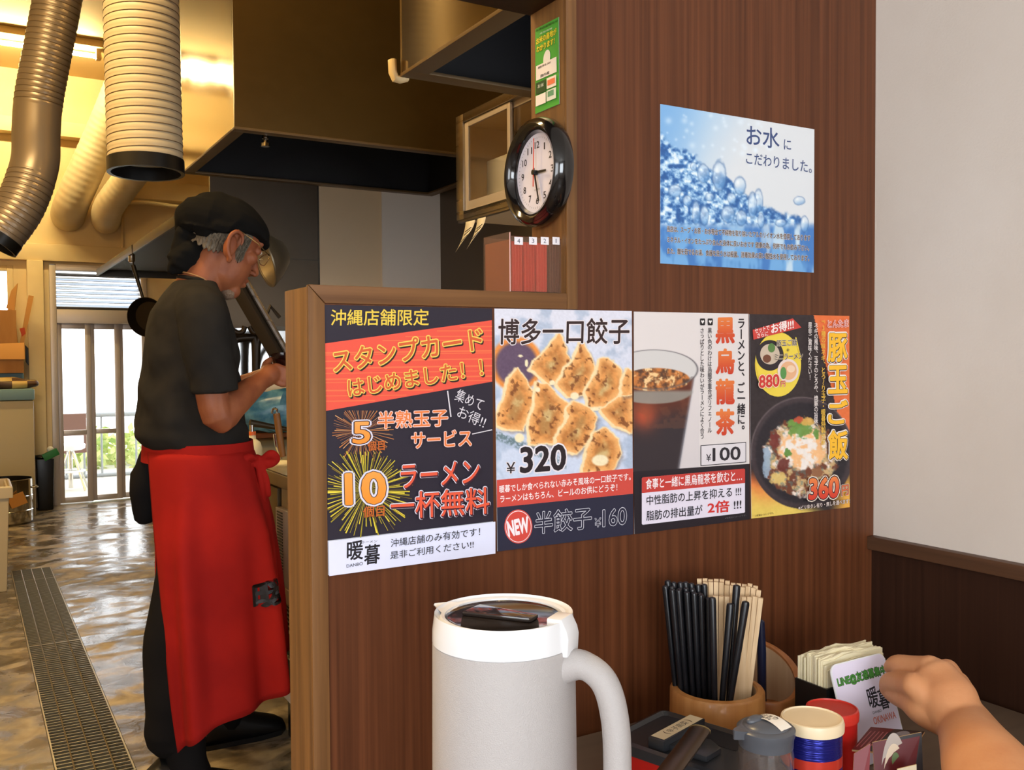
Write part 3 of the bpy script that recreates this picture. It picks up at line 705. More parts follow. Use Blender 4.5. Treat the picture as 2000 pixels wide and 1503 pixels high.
# frying pans
def pan(label, c, nrm, r, hdir, hl, mat, up=V((0, 0, 1))):
    t = thing('frying_pan', label, 'pan', tuple(c)); q = V(nrm).to_track_quat('Z', 'Y').to_matrix()
    b = MB(); b.lathe([(0, -.02), (r*.78, -.02), (r, .03), (r+.004, .03), (r*.8, -.025), (0, -.025)], c, 40, q); b.build('pan_body', mat, t)
    h = V(hdir).normalized(); b = MB(); b.tube([c+h*r*.97, c+h*(r+hl*.4), c+h*(r+hl)], [.008, .01, .014], 10); b.build('handle', M['steel_dark'], t)
M['pan'] = pbr('black_iron', (42, 34, 26), .35, .6)
pan('round frying pan hanging behind the man\'s shoulders, handle up', P3(290, 617, 5.8), (-.55, -.8, -.1), .112, (-.25, .1, 1), .2, M['pan'])
hp = P3(290, 617, 5.8)+V((-.25, .1, 1)).normalized()*.305; b = MB(); b.tube([hp, V((hp.x-.005, hp.y, 1.882))], .004, 6); b.build('hanging_hook', M['steel_dark'], bpy.data.objects['frying_pan'])
pan('frying pan on the cooker with its dark handle towards the man', V((1.24, 3.62, .90)), (0, 0, 1), .14, (-1, -.05, .22), .16, M['pan'])
t = thing('ladle', 'wooden handled ladle standing at the back of the counter', 'ladle', tuple(P3(545, 850, 3.3)))
b = MB(); b.tube([P3(540, 806, 3.2), P3(552, 890, 3.2)], .012, 10); b.build('wooden_handle', M['trim'], t)
b = MB(); b.tube(smooth([P3(531, 806, 3.2), P3(534, 797, 3.2), P3(541, 798, 3.2), P3(541, 808, 3.2)], 5), .004, 8); b.build('hook', M['chrome'], t)
b = MB(); b.tube(smooth([P3(536, 846, 3.2), P3(540, 872, 3.2), P3(549, 895, 3.2)], 5), .005, 8); b.build('wire', M['chrome'], t)

# ------------------------------------------------------------------ left side: freezer, boxes, bins
t = thing('chest_freezer', 'pale chest freezer with blue lid at the left edge', 'freezer', (.0, 7.5, 0))
fr = at(66, 780, 'Y', 8.09).x; zt = at(66, 780, 'Y', 8.09).z; zl = at(40, 758, 'Y', 8.09).z
b = MB(); b.box(-.75, fr, 8.09, 8.56, .0, zt); b.build('freezer_body', pbr('freezer_cream', (196, 180, 142), .45), t, bevel=.015)
b = MB(); b.box(-.76, fr+.006, 8.075, 8.57, zt+.003, zl); b.build('lid', pbr('blue_grey_lid', (128, 160, 168), .4), t, bevel=.012)
b = MB(); b.box(-.76, fr-.05, 8.36, 8.57, zl+.002, zl+.12); b.build('lid_hinge_block', pbr('blue_grey_block', (136, 168, 176), .4), t, bevel=.012)
ck = bpy.data.materials.new('checked_cloth'); ck.use_nodes = True; nt = ck.node_tree; tc = nd(nt, 'ShaderNodeTexCoord'); cb = nd(nt, 'ShaderNodeTexChecker')
cb.inputs['Color1'].default_value = (*lin((200, 170, 104)), 1); cb.inputs['Color2'].default_value = (*lin((84, 56, 34)), 1); cb.inputs['Scale'].default_value = 9.5
nt.links.new(tc.outputs['Object'], cb.inputs[0]); nt.links.new(cb.outputs[0], nt.nodes['Principled BSDF'].inputs['Base Color'])
b = MB(); c = at(20, 748, 'Y', 8.22)
b.ell((0, 0, 0), (.20, .10, .05)); b.disp(lambda p: .02*noise.noise(p*11))
for v_ in b.bm.verts: v_.co = V((v_.co.x+c.x, v_.co.y+8.22, max(0, v_.co.z+.03)*1.15+zl+.001))
tag(b.build('checked_towel', ck), 'brown and cream checked towel crumpled on the freezer lid', 'towel')
cb1 = pbr('cardboard', (176, 122, 66), .75, col2=(186, 132, 74), scale=(20, 20, 4))
cb2 = pbr('cardboard_pale', (208, 150, 82), .75)
def carton(name, label, x0, x1, y0, y1, z0, z1, flaps=()):
    t = thing(name, label, 'box', ((x0+x1)/2, (y0+y1)/2, z0), 'cardboard boxes on the freezer'); b = MB(); w_ = .006
    b.box(x0, x1, y0, y1, z0, z0+w_)
    for q in ((x0, x1, y0, y0+w_), (x0, x1, y1-w_, y1), (x0, x0+w_, y0+w_, y1-w_), (x1-w_, x1, y0+w_, y1-w_)): b.box(*q, z0+w_, z1)
    b.build('box_walls', cb1, t)
    for fl in flaps:
        b = MB(); b.rings([[V(p) for p in fl], [V(p)+V((.004, .004, .004)) for p in fl]]); b.build('flap', cb2, t)
    return t
zc = zl+.122
g = lambda x, y, Y=8.33: tuple(at(x, y, 'Y', Y))
za = at(30, 672, 'Y', 8.24).z
carton('cardboard_box', 'closed looking cardboard box under the open one, left edge', -.55, at(46, 700, 'Y', 8.24).x, 8.24, 8.57, zc, za, [[g(-20, 671, 8.23), g(47, 669, 8.23), g(48, 700, 8.21), g(-20, 700, 8.21)]])
zb2 = at(20, 604, 'Y', 8.28).z
carton('cardboard_box', 'open cardboard box with upright flaps, top of the stack at the left edge', -.55, at(32, 640, 'Y', 8.28).x, 8.28, 8.57, za+.006, zb2,
       [[g(12, 600), g(28, 605), g(34, 552), g(22, 566)], [g(28, 606), g(34, 670), g(26, 668), g(16, 602)]])
b = MB(); q = [(38, 673), (46, 673), (66, 577), (56, 575)]; b.rings([[V(g(*p, 8.40)) for p in q], [V(g(*p, 8.40))+V((0, .03, 0)) for p in q]])
o = b.build('cardboard_sheet', cb2); tag(o, 'folded cardboard strip with a red mark leaning beside the box stack', 'cardboard')
b = MB(); q = [(38, 640), (48, 638), (50, 650), (43, 656)]; b.rings([[V(g(*p, 8.397)) for p in q], [V(g(*p, 8.3965)) for p in q]]); b.build('red_mark', pbr('red_print', (196, 74, 40), .7), o)
b = MB(); q = [(49, 672), (73, 696), (62, 720), (50, 705)]; b.rings([[V(g(*p, 8.56)) for p in q], [V(g(*p, 8.60)) for p in q]])
tag(b.build('switch_cover', M['black'], bevel=.003), 'black flap hanging on the wall beside the boxes', 'cover')
t = thing('wall_switch', 'wall switch with a green light beside the boxes', 'switch', g(68, 690, 8.58)); p = V(g(66, 685, 8.58))
b = MB(); b.box(p.x-.03, p.x+.03, 8.57, 8.60, p.z-.09, p.z+.06); b.build('plate', M['cream'], t, bevel=.003)
b = MB(); q = V(g(69, 694, 8.555)); b.ell(q, .012); b.build('green_light', pbr('green_lamp', (60, 220, 130), .3, emit=(40, 255, 120), estr=1.2), t)
b = MB(); q = V(g(65, 676, 8.565)); b.box(q.x-.025, q.x+.025, 8.555, 8.57, q.z-.007, q.z+.007); b.build('red_light', pbr('red_lamp', (255, 120, 80), .3, emit=(255, 120, 70), estr=1.2), t)
# black bin with a green thing on top
t = thing('waste_bin', 'black bin bag bin standing left of the back door', 'bin', (.55, 8.45, 0))
x0, x1 = at(72, 940, 'Y', 8.35).x, at(107, 940, 'Y', 8.35).x; z1 = at(90, 895, 'Y', 8.35).z
b = MB(); b.rings([[V((x0+d_, 8.35+d_, 0)), V((x1-d_, 8.35+d_, 0)), V((x1-d_, 8.52-d_, 0)), V((x0+d_, 8.52-d_, 0))] if not z else [V((x0, 8.35, z)), V((x1, 8.35, z)), V((x1, 8.52, z)), V((x0, 8.52, z))] for z, d_ in ((0, .012), (z1, 0))]); b.build('bin_body', M['black'], t, bevel=.008)
b = MB(); b.ell(((x0+x1)/2-.02, 8.44, z1+.01), (.07, .065, .02)); b.disp(lambda p: .008*noise.noise(p*25)); b.build('bin_liner', M['black'], t)
p = V(g(99, 886, 8.36)); b = MB(); b.box(-.06, .06, -.025, .025, -.028, .028, M=Matrix.Translation(p) @ Matrix.Rotation(R(-25), 4, 'Y'))
tag(b.build('green_carton', pbr('green_pack', (40, 120, 56), .5), bevel=.004), 'small green packet lying on the black bin', 'packet')
p = V(g(98, 876, 8.44)); b = MB(); b.ell(p+V((0, 0, .0)), .026)
tag(b.build('crumpled_paper', M['paper']), 'small ball of pale paper on the black bin', 'paper')
# stock pot
t = thing('stock_pot', 'shiny steel stock pot on the floor in front of the freezer', 'pot', (.3, 6.9, 0)); c = V((0, 7.87, 0)); zt_ = at(28, 932, 'Y', c.y).z
c = V((at(64, 960, 'Y', c.y).x-.19, c.y, 0)); rr = .19
b = MB(); b.lathe([(0, .005), (rr-.008, .005), (rr, .015), (rr, zt_-.004), (rr+.006, zt_), (rr-.004, zt_), (rr-.004, .02), (0, .02)], c, 48); b.build('pot_body', M['chrome'], t)
for z in (.62*zt_, .3*zt_):
    b = MB(); b.lathe([(rr-.001, z-.006), (rr+.006, z), (rr-.001, z+.006)], c, 48); b.build('pot_band', M['chrome'], t)
for s_ in (0, 1):
    a = R(0)+s_*pi; b = MB(); b.tube(smooth([c+V((cos(a+k)*(rr+e_), sin(a+k)*(rr+e_), .78*zt_)) for k, e_ in ((-.2, 0), (-.16, .03), (.16, .03), (.2, 0))], 4), .007, 8); b.build('pot_handle', M['chrome'], t)
p = at(34, 975, 'Y', c.y-rr-.02); b = MB(); b.box(-.055, .055, -.004, .004, -.045, .045, M=Matrix.Translation(p) @ Matrix.Rotation(R(-20), 4, 'Y')); b.build('paper_tag', cb2, t)
# bucket
t = thing('plastic_bucket', 'pale square plastic bucket with a liner at the left edge', 'bucket', (0, 5.6, 0)); xb = at(13, 1100, 'Y', 5.5).x; xt = at(20, 955, 'Y', 5.5).x; zt_ = at(10, 952, 'Y', 5.5).z
bk = pbr('beige_plastic', (196, 176, 138), .4)
sq = lambda x, y, z, i=0: [V((x-.5+i, y+i, z)), V((x-i, y+i, z)), V((x-i, y+.4-i, z)), V((x-.5+i, y+.4-i, z))]
b = MB(); b.rings([sq(xb, 5.52, .0), sq(xt-.006, 5.5, zt_-.05), sq(xt-.006, 5.5, zt_), sq(xt-.006, 5.5, zt_, .012), sq(xb, 5.52, .03, .012)]); b.build('bucket_body', bk, t, bevel=.008)
b = MB(); b.rings([sq(xt+.012, 5.482, zt_-.05), sq(xt+.012, 5.482, zt_+.004), sq(xt+.006, 5.49, zt_+.012, .01), sq(xt, 5.5, zt_-.04, .012)], caps=False); b.build('bucket_rim', bk, t, bevel=.005)

# ------------------------------------------------------------------ steam over the cooker
sm = bpy.data.materials.new('steam'); sm.use_nodes = True; nt = sm.node_tree; nt.nodes.remove(nt.nodes['Principled BSDF'])
vs = nd(nt, 'ShaderNodeVolumeScatter'); vs.inputs['Color'].default_value = (1, .97, .92, 1); vs.inputs['Anisotropy'].default_value = .2
tc = nd(nt, 'ShaderNodeTexCoord'); ns = nd(nt, 'ShaderNodeTexNoise'); ns.inputs['Scale'].default_value = 5; ns.inputs['Detail'].default_value = 3
nt.links.new(tc.outputs['Object'], ns.inputs['Vector'])
gr = nd(nt, 'ShaderNodeTexGradient', gradient_type='SPHERICAL'); mp = nd(nt, 'ShaderNodeMapping'); nt.links.new(tc.outputs['Object'], mp.inputs[0])
sc_ = P3(625, 480, 3.9); mp.inputs['Scale'].default_value = (1/.42, 1/.34, 1/.42); mp.inputs['Location'].default_value = (-sc_.x/.42, -sc_.y/.34, -sc_.z/.42); nt.links.new(mp.outputs[0], gr.inputs[0])
mu = nd(nt, 'ShaderNodeMath', operation='MULTIPLY'); nt.links.new(gr.outputs[1], mu.inputs[0]); nt.links.new(ns.outputs[0], mu.inputs[1])
m2 = nd(nt, 'ShaderNodeMath', operation='MULTIPLY'); nt.links.new(mu.outputs[0], m2.inputs[0]); m2.inputs[1].default_value = 1.3
nt.links.new(m2.outputs[0], vs.inputs['Density']); nt.links.new(vs.outputs[0], nt.nodes['Material Output'].inputs['Volume'])
b = MB(); b.ell(sc_, (.42, .34, .42)); tag(b.build('steam', sm), 'thin white steam rising in front of the steel wall panels', 'steam', kind='stuff')
# ------------------------------------------------------------------ posters on the partition
YW = YP0 + .0004
def wallpt(x, y): return at(x, y, 'Y', YW)
def zf(x0, y0, k): return lambda x, y: (x0+x/k, y0+y/k)
def F(f, *pts): return [f(*p) for p in pts]
def hbox(f, a, b, c): return f(*a), f(*b), f(*c)
def sheet(p, q):                       # laminated sheet: paper with its own thickness
    p.poly(q, (225, 225, 230)); p.L += 4
def burst(p, c, r0, r1, n, col, xmin, seed, ymin=-1e9, ymax=1e9):
    rr = random.Random(seed)
    p.up()
    for i in range(n):
        a = 2*pi*i/n+rr.uniform(-.05, .05); l = r1*rr.uniform(.62, 1); wd = rr.uniform(.008, .03)
        ca, sa = cos(a), sin(a)
        if ca < 0: l = min(l, (c[0]-xmin)/max(1e-6, -ca))
        if sa < 0: l = min(l, (c[1]-ymin)/max(1e-6, -sa))
        if sa > 0: l = min(l, (ymax-c[1])/max(1e-6, sa))
        if l < r0*1.15: continue
        k = col[i % len(col)]
        p.poly([(c[0]+r0*cos(a-.01), c[1]+r0*sin(a-.01)), (c[0]+r0*cos(a+.01), c[1]+r0*sin(a+.01)), (c[0]+l*cos(a+wd), c[1]+l*sin(a+wd)), (c[0]+l*cos(a-wd*.2), c[1]+l*sin(a-wd*.2))], k, up=False)
N_ = (0, -1, 0)
GRP = 'menu posters along the partition'
# --- stamp card poster
A = zf(600, 560, 5.01); B = zf(600, 840, 5.18)
p = Print(wallpt, N_); sheet(p, [(633.5, 594), (960.5, 601), (963, 1078.4), (640, 1121.8)])
p.poly([(633.5, 594), (960.5, 601), B(1882, 912), B(200, 1108)], (41, 36, 48))
p.text('沖縄店舗限定', A(228, 372), A(1185, 370), A(232, 215), (226, 194, 72), .012)
p.poly(F(A, (165, 548), (1803, 320), (1806, 920), (170, 1208)), (224, 84, 66))
for y, h, dy in ((640, 14, -60), (660, 7, -60), (722, 12, -70), (790, 14, -70), (842, 8, -80), (898, 14, -90), (930, 8, -60), (1008, 14, -60), (1060, 8, -60), (1112, 10, -60)):
    x0, x1 = 172, 1804; y1 = y+dy*.35
    if y > 1000: x1 = 172+(1208-y-h)/.176
    if y < 700 and y-dy > 548: pass
    p.line(A(x0, y), A(x1, y-8 if y > 1000 else y1), h/5.01, (232, 112, 72), up=(y == 640))
for y in (385, 425, 480, 520): p.line(A(1804-(y-318)*5.6+60, y), A(1804, y-3), 1.8, (232, 112, 72))
R3 = [(.05, (44, 34, 30), 1.6, 2.2), (.05, (44, 34, 30), 2.6, 3.2), (.062, (232, 200, 92), 0, 0)]
p.text('スタンプカード', A(262, 830), A(1722, 600), A(236, 618), (206, 92, 50), .016, R3)
p.text('はじめました！！', A(405, 1068), A(1715, 862), A(385, 905), (206, 92, 50), .016, R3)
p.text('集めて', A(1428, 1098), A(1690, 1208), A(1472, 985), (214, 208, 214), 0)
p.text('お得!!', A(1450, 1262), A(1712, 1380), A(1492, 1148), (214, 208, 214), 0)
p.line(A(1365, 1010), A(1398, 1265), 2.4, (214, 208, 214)); p.line(A(1605, 1432), A(1800, 1390), 1.8, (214, 208, 214))
burst(p, A(520, 1400), 8, 66, 70, [(186, 118, 66), (140, 84, 52), (206, 150, 100)], 636.5, 3, ymin=800, ymax=905)
burst(p, B(590, 600), 10, 94, 120, [(206, 186, 52), (150, 136, 44), (226, 204, 70), (120, 100, 40)], 638.5, 5, ymin=880)
NR = [(.085, (214, 210, 226), 0, 0), (.045, (50, 32, 34), 0, 0)]
p.text('5', (688, 864), (720, 863), (688, 823), (242, 140, 50), .02, NR, grad=(238, 156, 80))
p.text('半熟玉子', A(682, 1378), A(1362, 1350), A(682, 1215), (224, 122, 62), .014, [(.055, (236, 196, 190), 0, 0)])
p.text('サービス', (801.5, 873.5), (918, 868.5), (801.5, 842), (224, 122, 62), .014, [(.055, (236, 196, 190), 0, 0)])
p.text('個目', B(600, 200), B(770, 190), B(600, 105), (196, 100, 42), .016, [(.03, (60, 44, 30), .6, .6)])
p.text('10', B(385, 738), B(775, 720), B(378, 432), (240, 140, 46), .03, NR, grad=(240, 154, 70))
p.text('個目', B(550, 870), B(765, 855), B(555, 760), (196, 100, 42), .016, [(.03, (60, 44, 30), .6, .6)])
RR_ = [(.062, (222, 214, 226), .6, .8), (.03, (66, 28, 44), 1.6, 2.0), (.03, (66, 28, 44), .6, .8)]
p.text('ラーメン', B(930, 575), B(1720, 520), B(932, 345), (222, 88, 60), .012, RR_)
p.text('一杯無料', B(832, 888), B(1822, 826), B(828, 625), (222, 88, 60), .01, RR_)
p.poly(F(B, (200, 1108), (1882, 910), (1883, 1232), (207, 1458)), (218, 220, 242))
K = (34, 32, 38)
p.text('暖', B(385, 1300), B(545, 1285), B(388, 1110), K, .018); p.text('暮', B(558, 1345), B(712, 1325), B(565, 1150), K, .018)
p.text('ラーメン', B(530, 1132), B(690, 1116), B(530, 1108), K, .0); p.text('DANBO', B(380, 1374), B(545, 1345), B(378, 1342), K, 0)
p.text('沖縄店舗のみ有効です！', B(825, 1168), B(1725, 1050), B(825, 1085), K, .004)
p.text('是非ご利用ください!!', B(820, 1288), B(1660, 1175), B(820, 1210), K, .004)
tag(p.build('menu_poster'), 'dark stamp card poster with a red band and two starbursts, beside the end post', 'poster', GRP)

# --- gyoza poster
C = zf(950, 580, 5.01); D = zf(950, 860, 6.263)
GY = [[C(*q) for q in P_] for P_ in (
    [(710, 345), (760, 480), (815, 630), (730, 780), (610, 845), (520, 760), (430, 700), (470, 620), (560, 540), (640, 450)],
    [(930, 430), (990, 520), (1060, 720), (960, 930), (810, 975), (690, 850), (780, 690), (860, 600)],
    [(1110, 605), (1180, 590), (1300, 690), (1345, 850), (1270, 960), (1170, 1060), (1000, 1060), (970, 920), (1080, 740)],
    [(300, 690), (400, 840), (485, 990), (420, 1130), (350, 1290), (200, 1285), (100, 1240), (110, 1120), (190, 950), (215, 790)],
    [(490, 835), (600, 850), (690, 960), (790, 1040), (750, 1180), (690, 1420), (430, 1430), (420, 1200), (470, 1060)],
    [(860, 1020), (1010, 1080), (1080, 1170), (1000, 1400), (880, 1520), (700, 1480), (680, 1370), (800, 1180), (790, 1080)],
    [(1425, 930), (1425, 1310), (1250, 1250), (1120, 1100), (1190, 1050), (1300, 970)],
    [(1160, 1275), (1280, 1390), (1310, 1530), (1220, 1690), (940, 1700), (990, 1480), (1060, 1320)],
    [(1385, 700), (1425, 730), (1425, 930), (1320, 960), (1340, 800)])]
def gyoza(x, y):
    n = fbm(x, y, .09, 5, 1); n2 = fbm(x, y, .03, 4, 7); n3 = fbm(x, y, .35, 3, 9)
    t = np.clip((y-603)/330, 0, 1)
    c = mixc(np.array([214., 214, 226]), np.array([196., 206, 226]), t)
    c = mixc(c, np.array([150., 168, 192]), sstep(.52, .7, n2)*.6)
    cx, cy = C(290, 650); d = np.hypot((x-cx), (y-cy)*.95)-50
    c = mixc(c, np.array([226., 140, 66]), 1-sstep(-3, 5, d)); c = mixc(c, np.array([96., 76, 98]), 1-sstep(-14, -4, d))
    lx, ly = C(90, 1350); d2 = np.abs((y-ly)-(x-lx)*.42+2)-9
    c = mixc(c, np.array([104., 124, 130]), (1-sstep(-4, 3, d2))*sstep(.3, .55, n3)*(x < C(780, 0)[0]))
    xx = x+(n-.5)*7; yy = y+(fbm(x, y, .09, 4, 21)-.5)*7
    for i, P_ in enumerate(GY):
        s_ = polysd(xx, yy, P_)
        g = polysd(xx+4, yy-1, P_)
        c = mixc(c, np.array([120., 100, 92]), (1-sstep(-2, 7, polysd(xx-3, yy-6, P_)))*.55)
        c = mixc(c, np.array([238., 212, 164]), 1-sstep(1.5, 4.5, np.minimum(s_, g)))
        e = sstep(0, 15, -s_)
        brown = mixc(np.array([222., 150, 82]), np.array([184., 118, 62]), sstep(.3, .65, n))
        core = mixc(np.array([176., 128, 74]), np.array([206., 176, 120]), sstep(.45, .72, fbm(x, y, .07, 4, 30+i)))
        k = mixc(brown, core, sstep(12, 28, -s_+6*(n-.5)))
        k = mixc(np.array([232., 170, 104]), k, e)
        k = mixc(k, np.array([112., 62, 34]), sstep(.63, .72, fbm(x, y, .12, 3, 50+i))*.75)
        c = mixc(c, k, 1-sstep(-1.5, 1.2, s_-.6))
    for q in ((330, 570, 26, 12), (390, 640, 18, 40), (640, 830, 30, 26), (860, 960, 46, 40), (1060, 1090, 44, 18), (320, 1370, 50, 50), (1110, 1590, 90, 60), (500, 900, 26, 26)):
        qx, qy = C(q[0], q[1]); s_ = np.hypot((x-qx)/q[2], (y-qy)/q[3])*5.01
        c = mixc(c, np.array([238., 222, 184]), 1-sstep(.75, 1.05, s_))
    return c+(n3-.5)[..., None]*16
p = Print(wallpt, N_); sheet(p, [(965.3, 601.1), (1233.3, 606), (1235.8, 1041), (971, 1074.7)])
p.raster([(965.3, 601.1), (1233.3, 606), D(1785, 332), D(120, 472)], 150, 180, gyoza)
WR = [(.05, (222, 214, 218), 0, 0)]
p.text('博多一口餃子', C(112, 455), C(1390, 448), C(118, 208), (52, 36, 36), .016, WR)
p.text('¥', D(240, 395), D(345, 388), D(240, 262), (40, 32, 36), .006, WR)
p.text('320', D(412, 382), D(955, 342), D(415, 82), (40, 32, 36), .03, [(.075, (224, 218, 224), 0, 0)])
p.poly(F(D, (120, 472), (1785, 330), (1785, 640), (121, 808)), (200, 74, 64))
p.text('暖暮でしか食べられない赤みそ風味の一口餃子です。', D(150, 630), D(1755, 474), D(150, 540), (240, 226, 226), .014)
p.text('ラーメンはもちろん、ビールのお供にどうぞ！', D(160, 752), D(1590, 605), D(160, 662), (240, 226, 226), .014)
p.poly(F(D, (121, 808), (1785, 640), (1785, 1135), (130, 1345)), (42, 42, 60))
p.oval(D(380, 1040), 27.4, 33.2, (206, 78, 70)); p.oval(D(380, 1040), 25.4, 31, (236, 214, 216)); p.oval(D(380, 1040), 24.2, 29.6, (206, 72, 62))
p.text('NEW', D(262, 1160), D(512, 1098), D(240, 988), (240, 226, 230), .05)
OR = [(.03, (206, 204, 214), 0, 0)]
p.text('半餃子', D(580, 1132), D(1268, 1060), D(582, 868), (42, 42, 60), .006, OR)
p.text('¥', D(1312, 1048), D(1385, 1038), D(1312, 942), (42, 42, 60), .0, OR); p.text('160', D(1408, 1042), D(1695, 1008), D(1408, 838), (42, 42, 60), .006, OR)
tag(p.build('menu_poster'), 'fried gyoza dumpling poster priced 320 with a red NEW badge', 'poster', GRP)

# --- oolong tea poster
E_ = zf(1230, 590, 3.268)
def tea(x, y):
    ex, ey = (x-1230)*3.268, (y-590)*3.268
    n = fbm(x, y, .06, 4, 3); n2 = fbm(x, y, .14, 4, 8)
    c = np.zeros(x.shape+(3,))+np.array([216., 208, 206]); c = mixc(c, np.array([196., 188, 192]), sstep(300, 1080, ey)*.5)
    rx = 415-sstep(430, 1080, ey)*0; right = np.where(ey > 430, 428-(ey-430)*.165, 430)
    cx, cy, ax, ay = 150., 425., 280., 125.
    e = np.sqrt(((ex-cx)/ax)**2+((ey-cy)/ay)**2)
    body = (ey > 470) & (ex < right-8)
    bt = np.where(body, 1., 0.)*sstep(0, 6, right-8-ex)
    tea_c = mixc(np.array([92., 46, 34]), np.array([52., 44, 48]), sstep(640, 820, ey+ex*.12))
    tea_c = mixc(tea_c, np.array([196., 84, 52]), np.exp(-((ex-90)/75)**2-((ey-720)/85)**2)*.8)
    tea_c = mixc(tea_c, np.array([120., 72, 52]), sstep(.5, .7, n)*.35*(ey < 800))
    c = mixc(c, tea_c, bt)
    edge = np.exp(-((ex-right+14)/9)**2)*(ey > 470)*(ey < 1075); c = mixc(c, np.array([150., 150, 158]), edge*.55)
    c = mixc(c, np.array([204., 200, 198]), 1-sstep(.97, 1.0, e))
    iN = np.sqrt(((ex-165)/225)**2+((ey-490)/78)**2)
    liq = mixc(np.array([196., 120, 62]), np.array([86., 58, 44]), sstep(.3, .72, n2)); liq = mixc(liq, np.array([236., 196, 140]), sstep(.58, .75, fbm(x, y, .1, 4, 14)))
    c = mixc(c, liq, (1-sstep(.92, 1.0, iN)))
    low = np.sqrt(((ex-150)/262)**2+((ey-560)/88)**2); c = mixc(c, np.array([150., 150, 142]), (1-sstep(.9, 1., low))*sstep(545, 575, ey)*.8)
    c = mixc(c, np.array([96., 92, 96]), np.exp(-((e-1)/.022)**2)*.85); c = mixc(c, np.array([70., 62, 62]), np.exp(-((e-.95)/.02)**2)*.5*(ey > 470))
    return c
p = Print(wallpt, N_); sheet(p, [(1237.6, 607), (1461.3, 611.4), (1464, 1012), (1238.6, 1041)])
p.poly([(1237.6, 607), (1461.3, 611.4), E_(762, 1027), E_(22, 1080)], (216, 208, 206))
p.raster(F(E_, (24, 285), (440, 285), (440, 1050), (22, 1080)), 100, 170, tea)
p.poly(F(E_, (22, 1076), (762, 1026), (765, 1380), (28, 1475)), (38, 32, 38))
for i, ch in enumerate('黒烏龍茶'):
    y0 = (100, 298, 490, 683)[i]; y1 = (255, 450, 643, 840)[i]
    p.text(ch, E_(549, y1), E_(662, y1-2), E_(549, y0), (196, 62, 40), .04, grad=(222, 124, 62), up=(i == 0))
p.vtext('ラーメンと、ご一緒に。', *[E_(x, 0)[0] for x in (684, 732)], *[E_(0, y)[1] for y in (98, 845)], (42, 36, 40), .022)
p.vtext('黒い色のわけは烏龍茶重合ポリフェノール', *[E_(x, 0)[0] for x in (494, 520)], *[E_(0, y)[1] for y in (160, 830)], (58, 50, 52), .012)
p.vtext('さっぱりとした味わいがラーメンによく合う', *[E_(x, 0)[0] for x in (445, 471)], *[E_(0, y)[1] for y in (160, 868)], (58, 50, 52), .012)
for x in (509, 460):
    p.poly(F(E_, (x-14, 100), (x+14, 100), (x+16, 106), (x+16, 138), (x+12, 143), (x-12, 143), (x-16, 138), (x-16, 106)), (36, 32, 34), up=(x == 509))
p.up()
for x in (509, 460): p.poly(F(E_, (x, 134), (x-10, 118), (x-6, 110), (x, 116), (x+6, 110), (x+10, 118)), (226, 220, 218), up=False)
p.poly(F(E_, (447, 908), (737, 887), (737, 1016), (447, 1040)), (50, 46, 52)); p.poly(F(E_, (451, 912), (733, 892), (733, 1012), (451, 1035)), (214, 208, 212))
p.text('¥', E_(482, 1010), E_(512, 1008), E_(482, 965), (44, 40, 46), .01); p.text('100', E_(524, 1008), E_(698, 998), E_(524, 926), (44, 40, 46), .02)
p.poly(F(E_, (70, 1118), (76, 1112), (722, 1056), (728, 1062), (728, 1333), (722, 1338), (76, 1414), (70, 1408)), (222, 214, 228))
p.poly(F(E_, (70, 1118), (76, 1112), (722, 1056), (728, 1062), (728, 1148), (70, 1212)), (190, 62, 56))
p.text('食事と一緒に黒烏龍茶を飲むと…', E_(95, 1188), E_(708, 1132), E_(95, 1122), (236, 222, 224), .016)
p.text('中性脂肪の上昇を抑える !!!', E_(100, 1290), E_(702, 1228), E_(100, 1230), K, .012)
p.text('脂肪の排出量が', E_(98, 1388), E_(455, 1348), E_(98, 1326), K, .012); p.text('2倍', E_(490, 1342), E_(625, 1330), E_(490, 1268), (204, 52, 48), .022)
p.text('!!!', E_(656, 1313), E_(702, 1307), E_(656, 1264), K, .014)
p.text('※写真はイメージです。', E_(598, 1378), E_(735, 1358), E_(598, 1366), (110, 104, 108), 0)
tag(p.build('menu_poster'), 'white poster of a glass of dark oolong tea priced 100', 'poster', GRP)

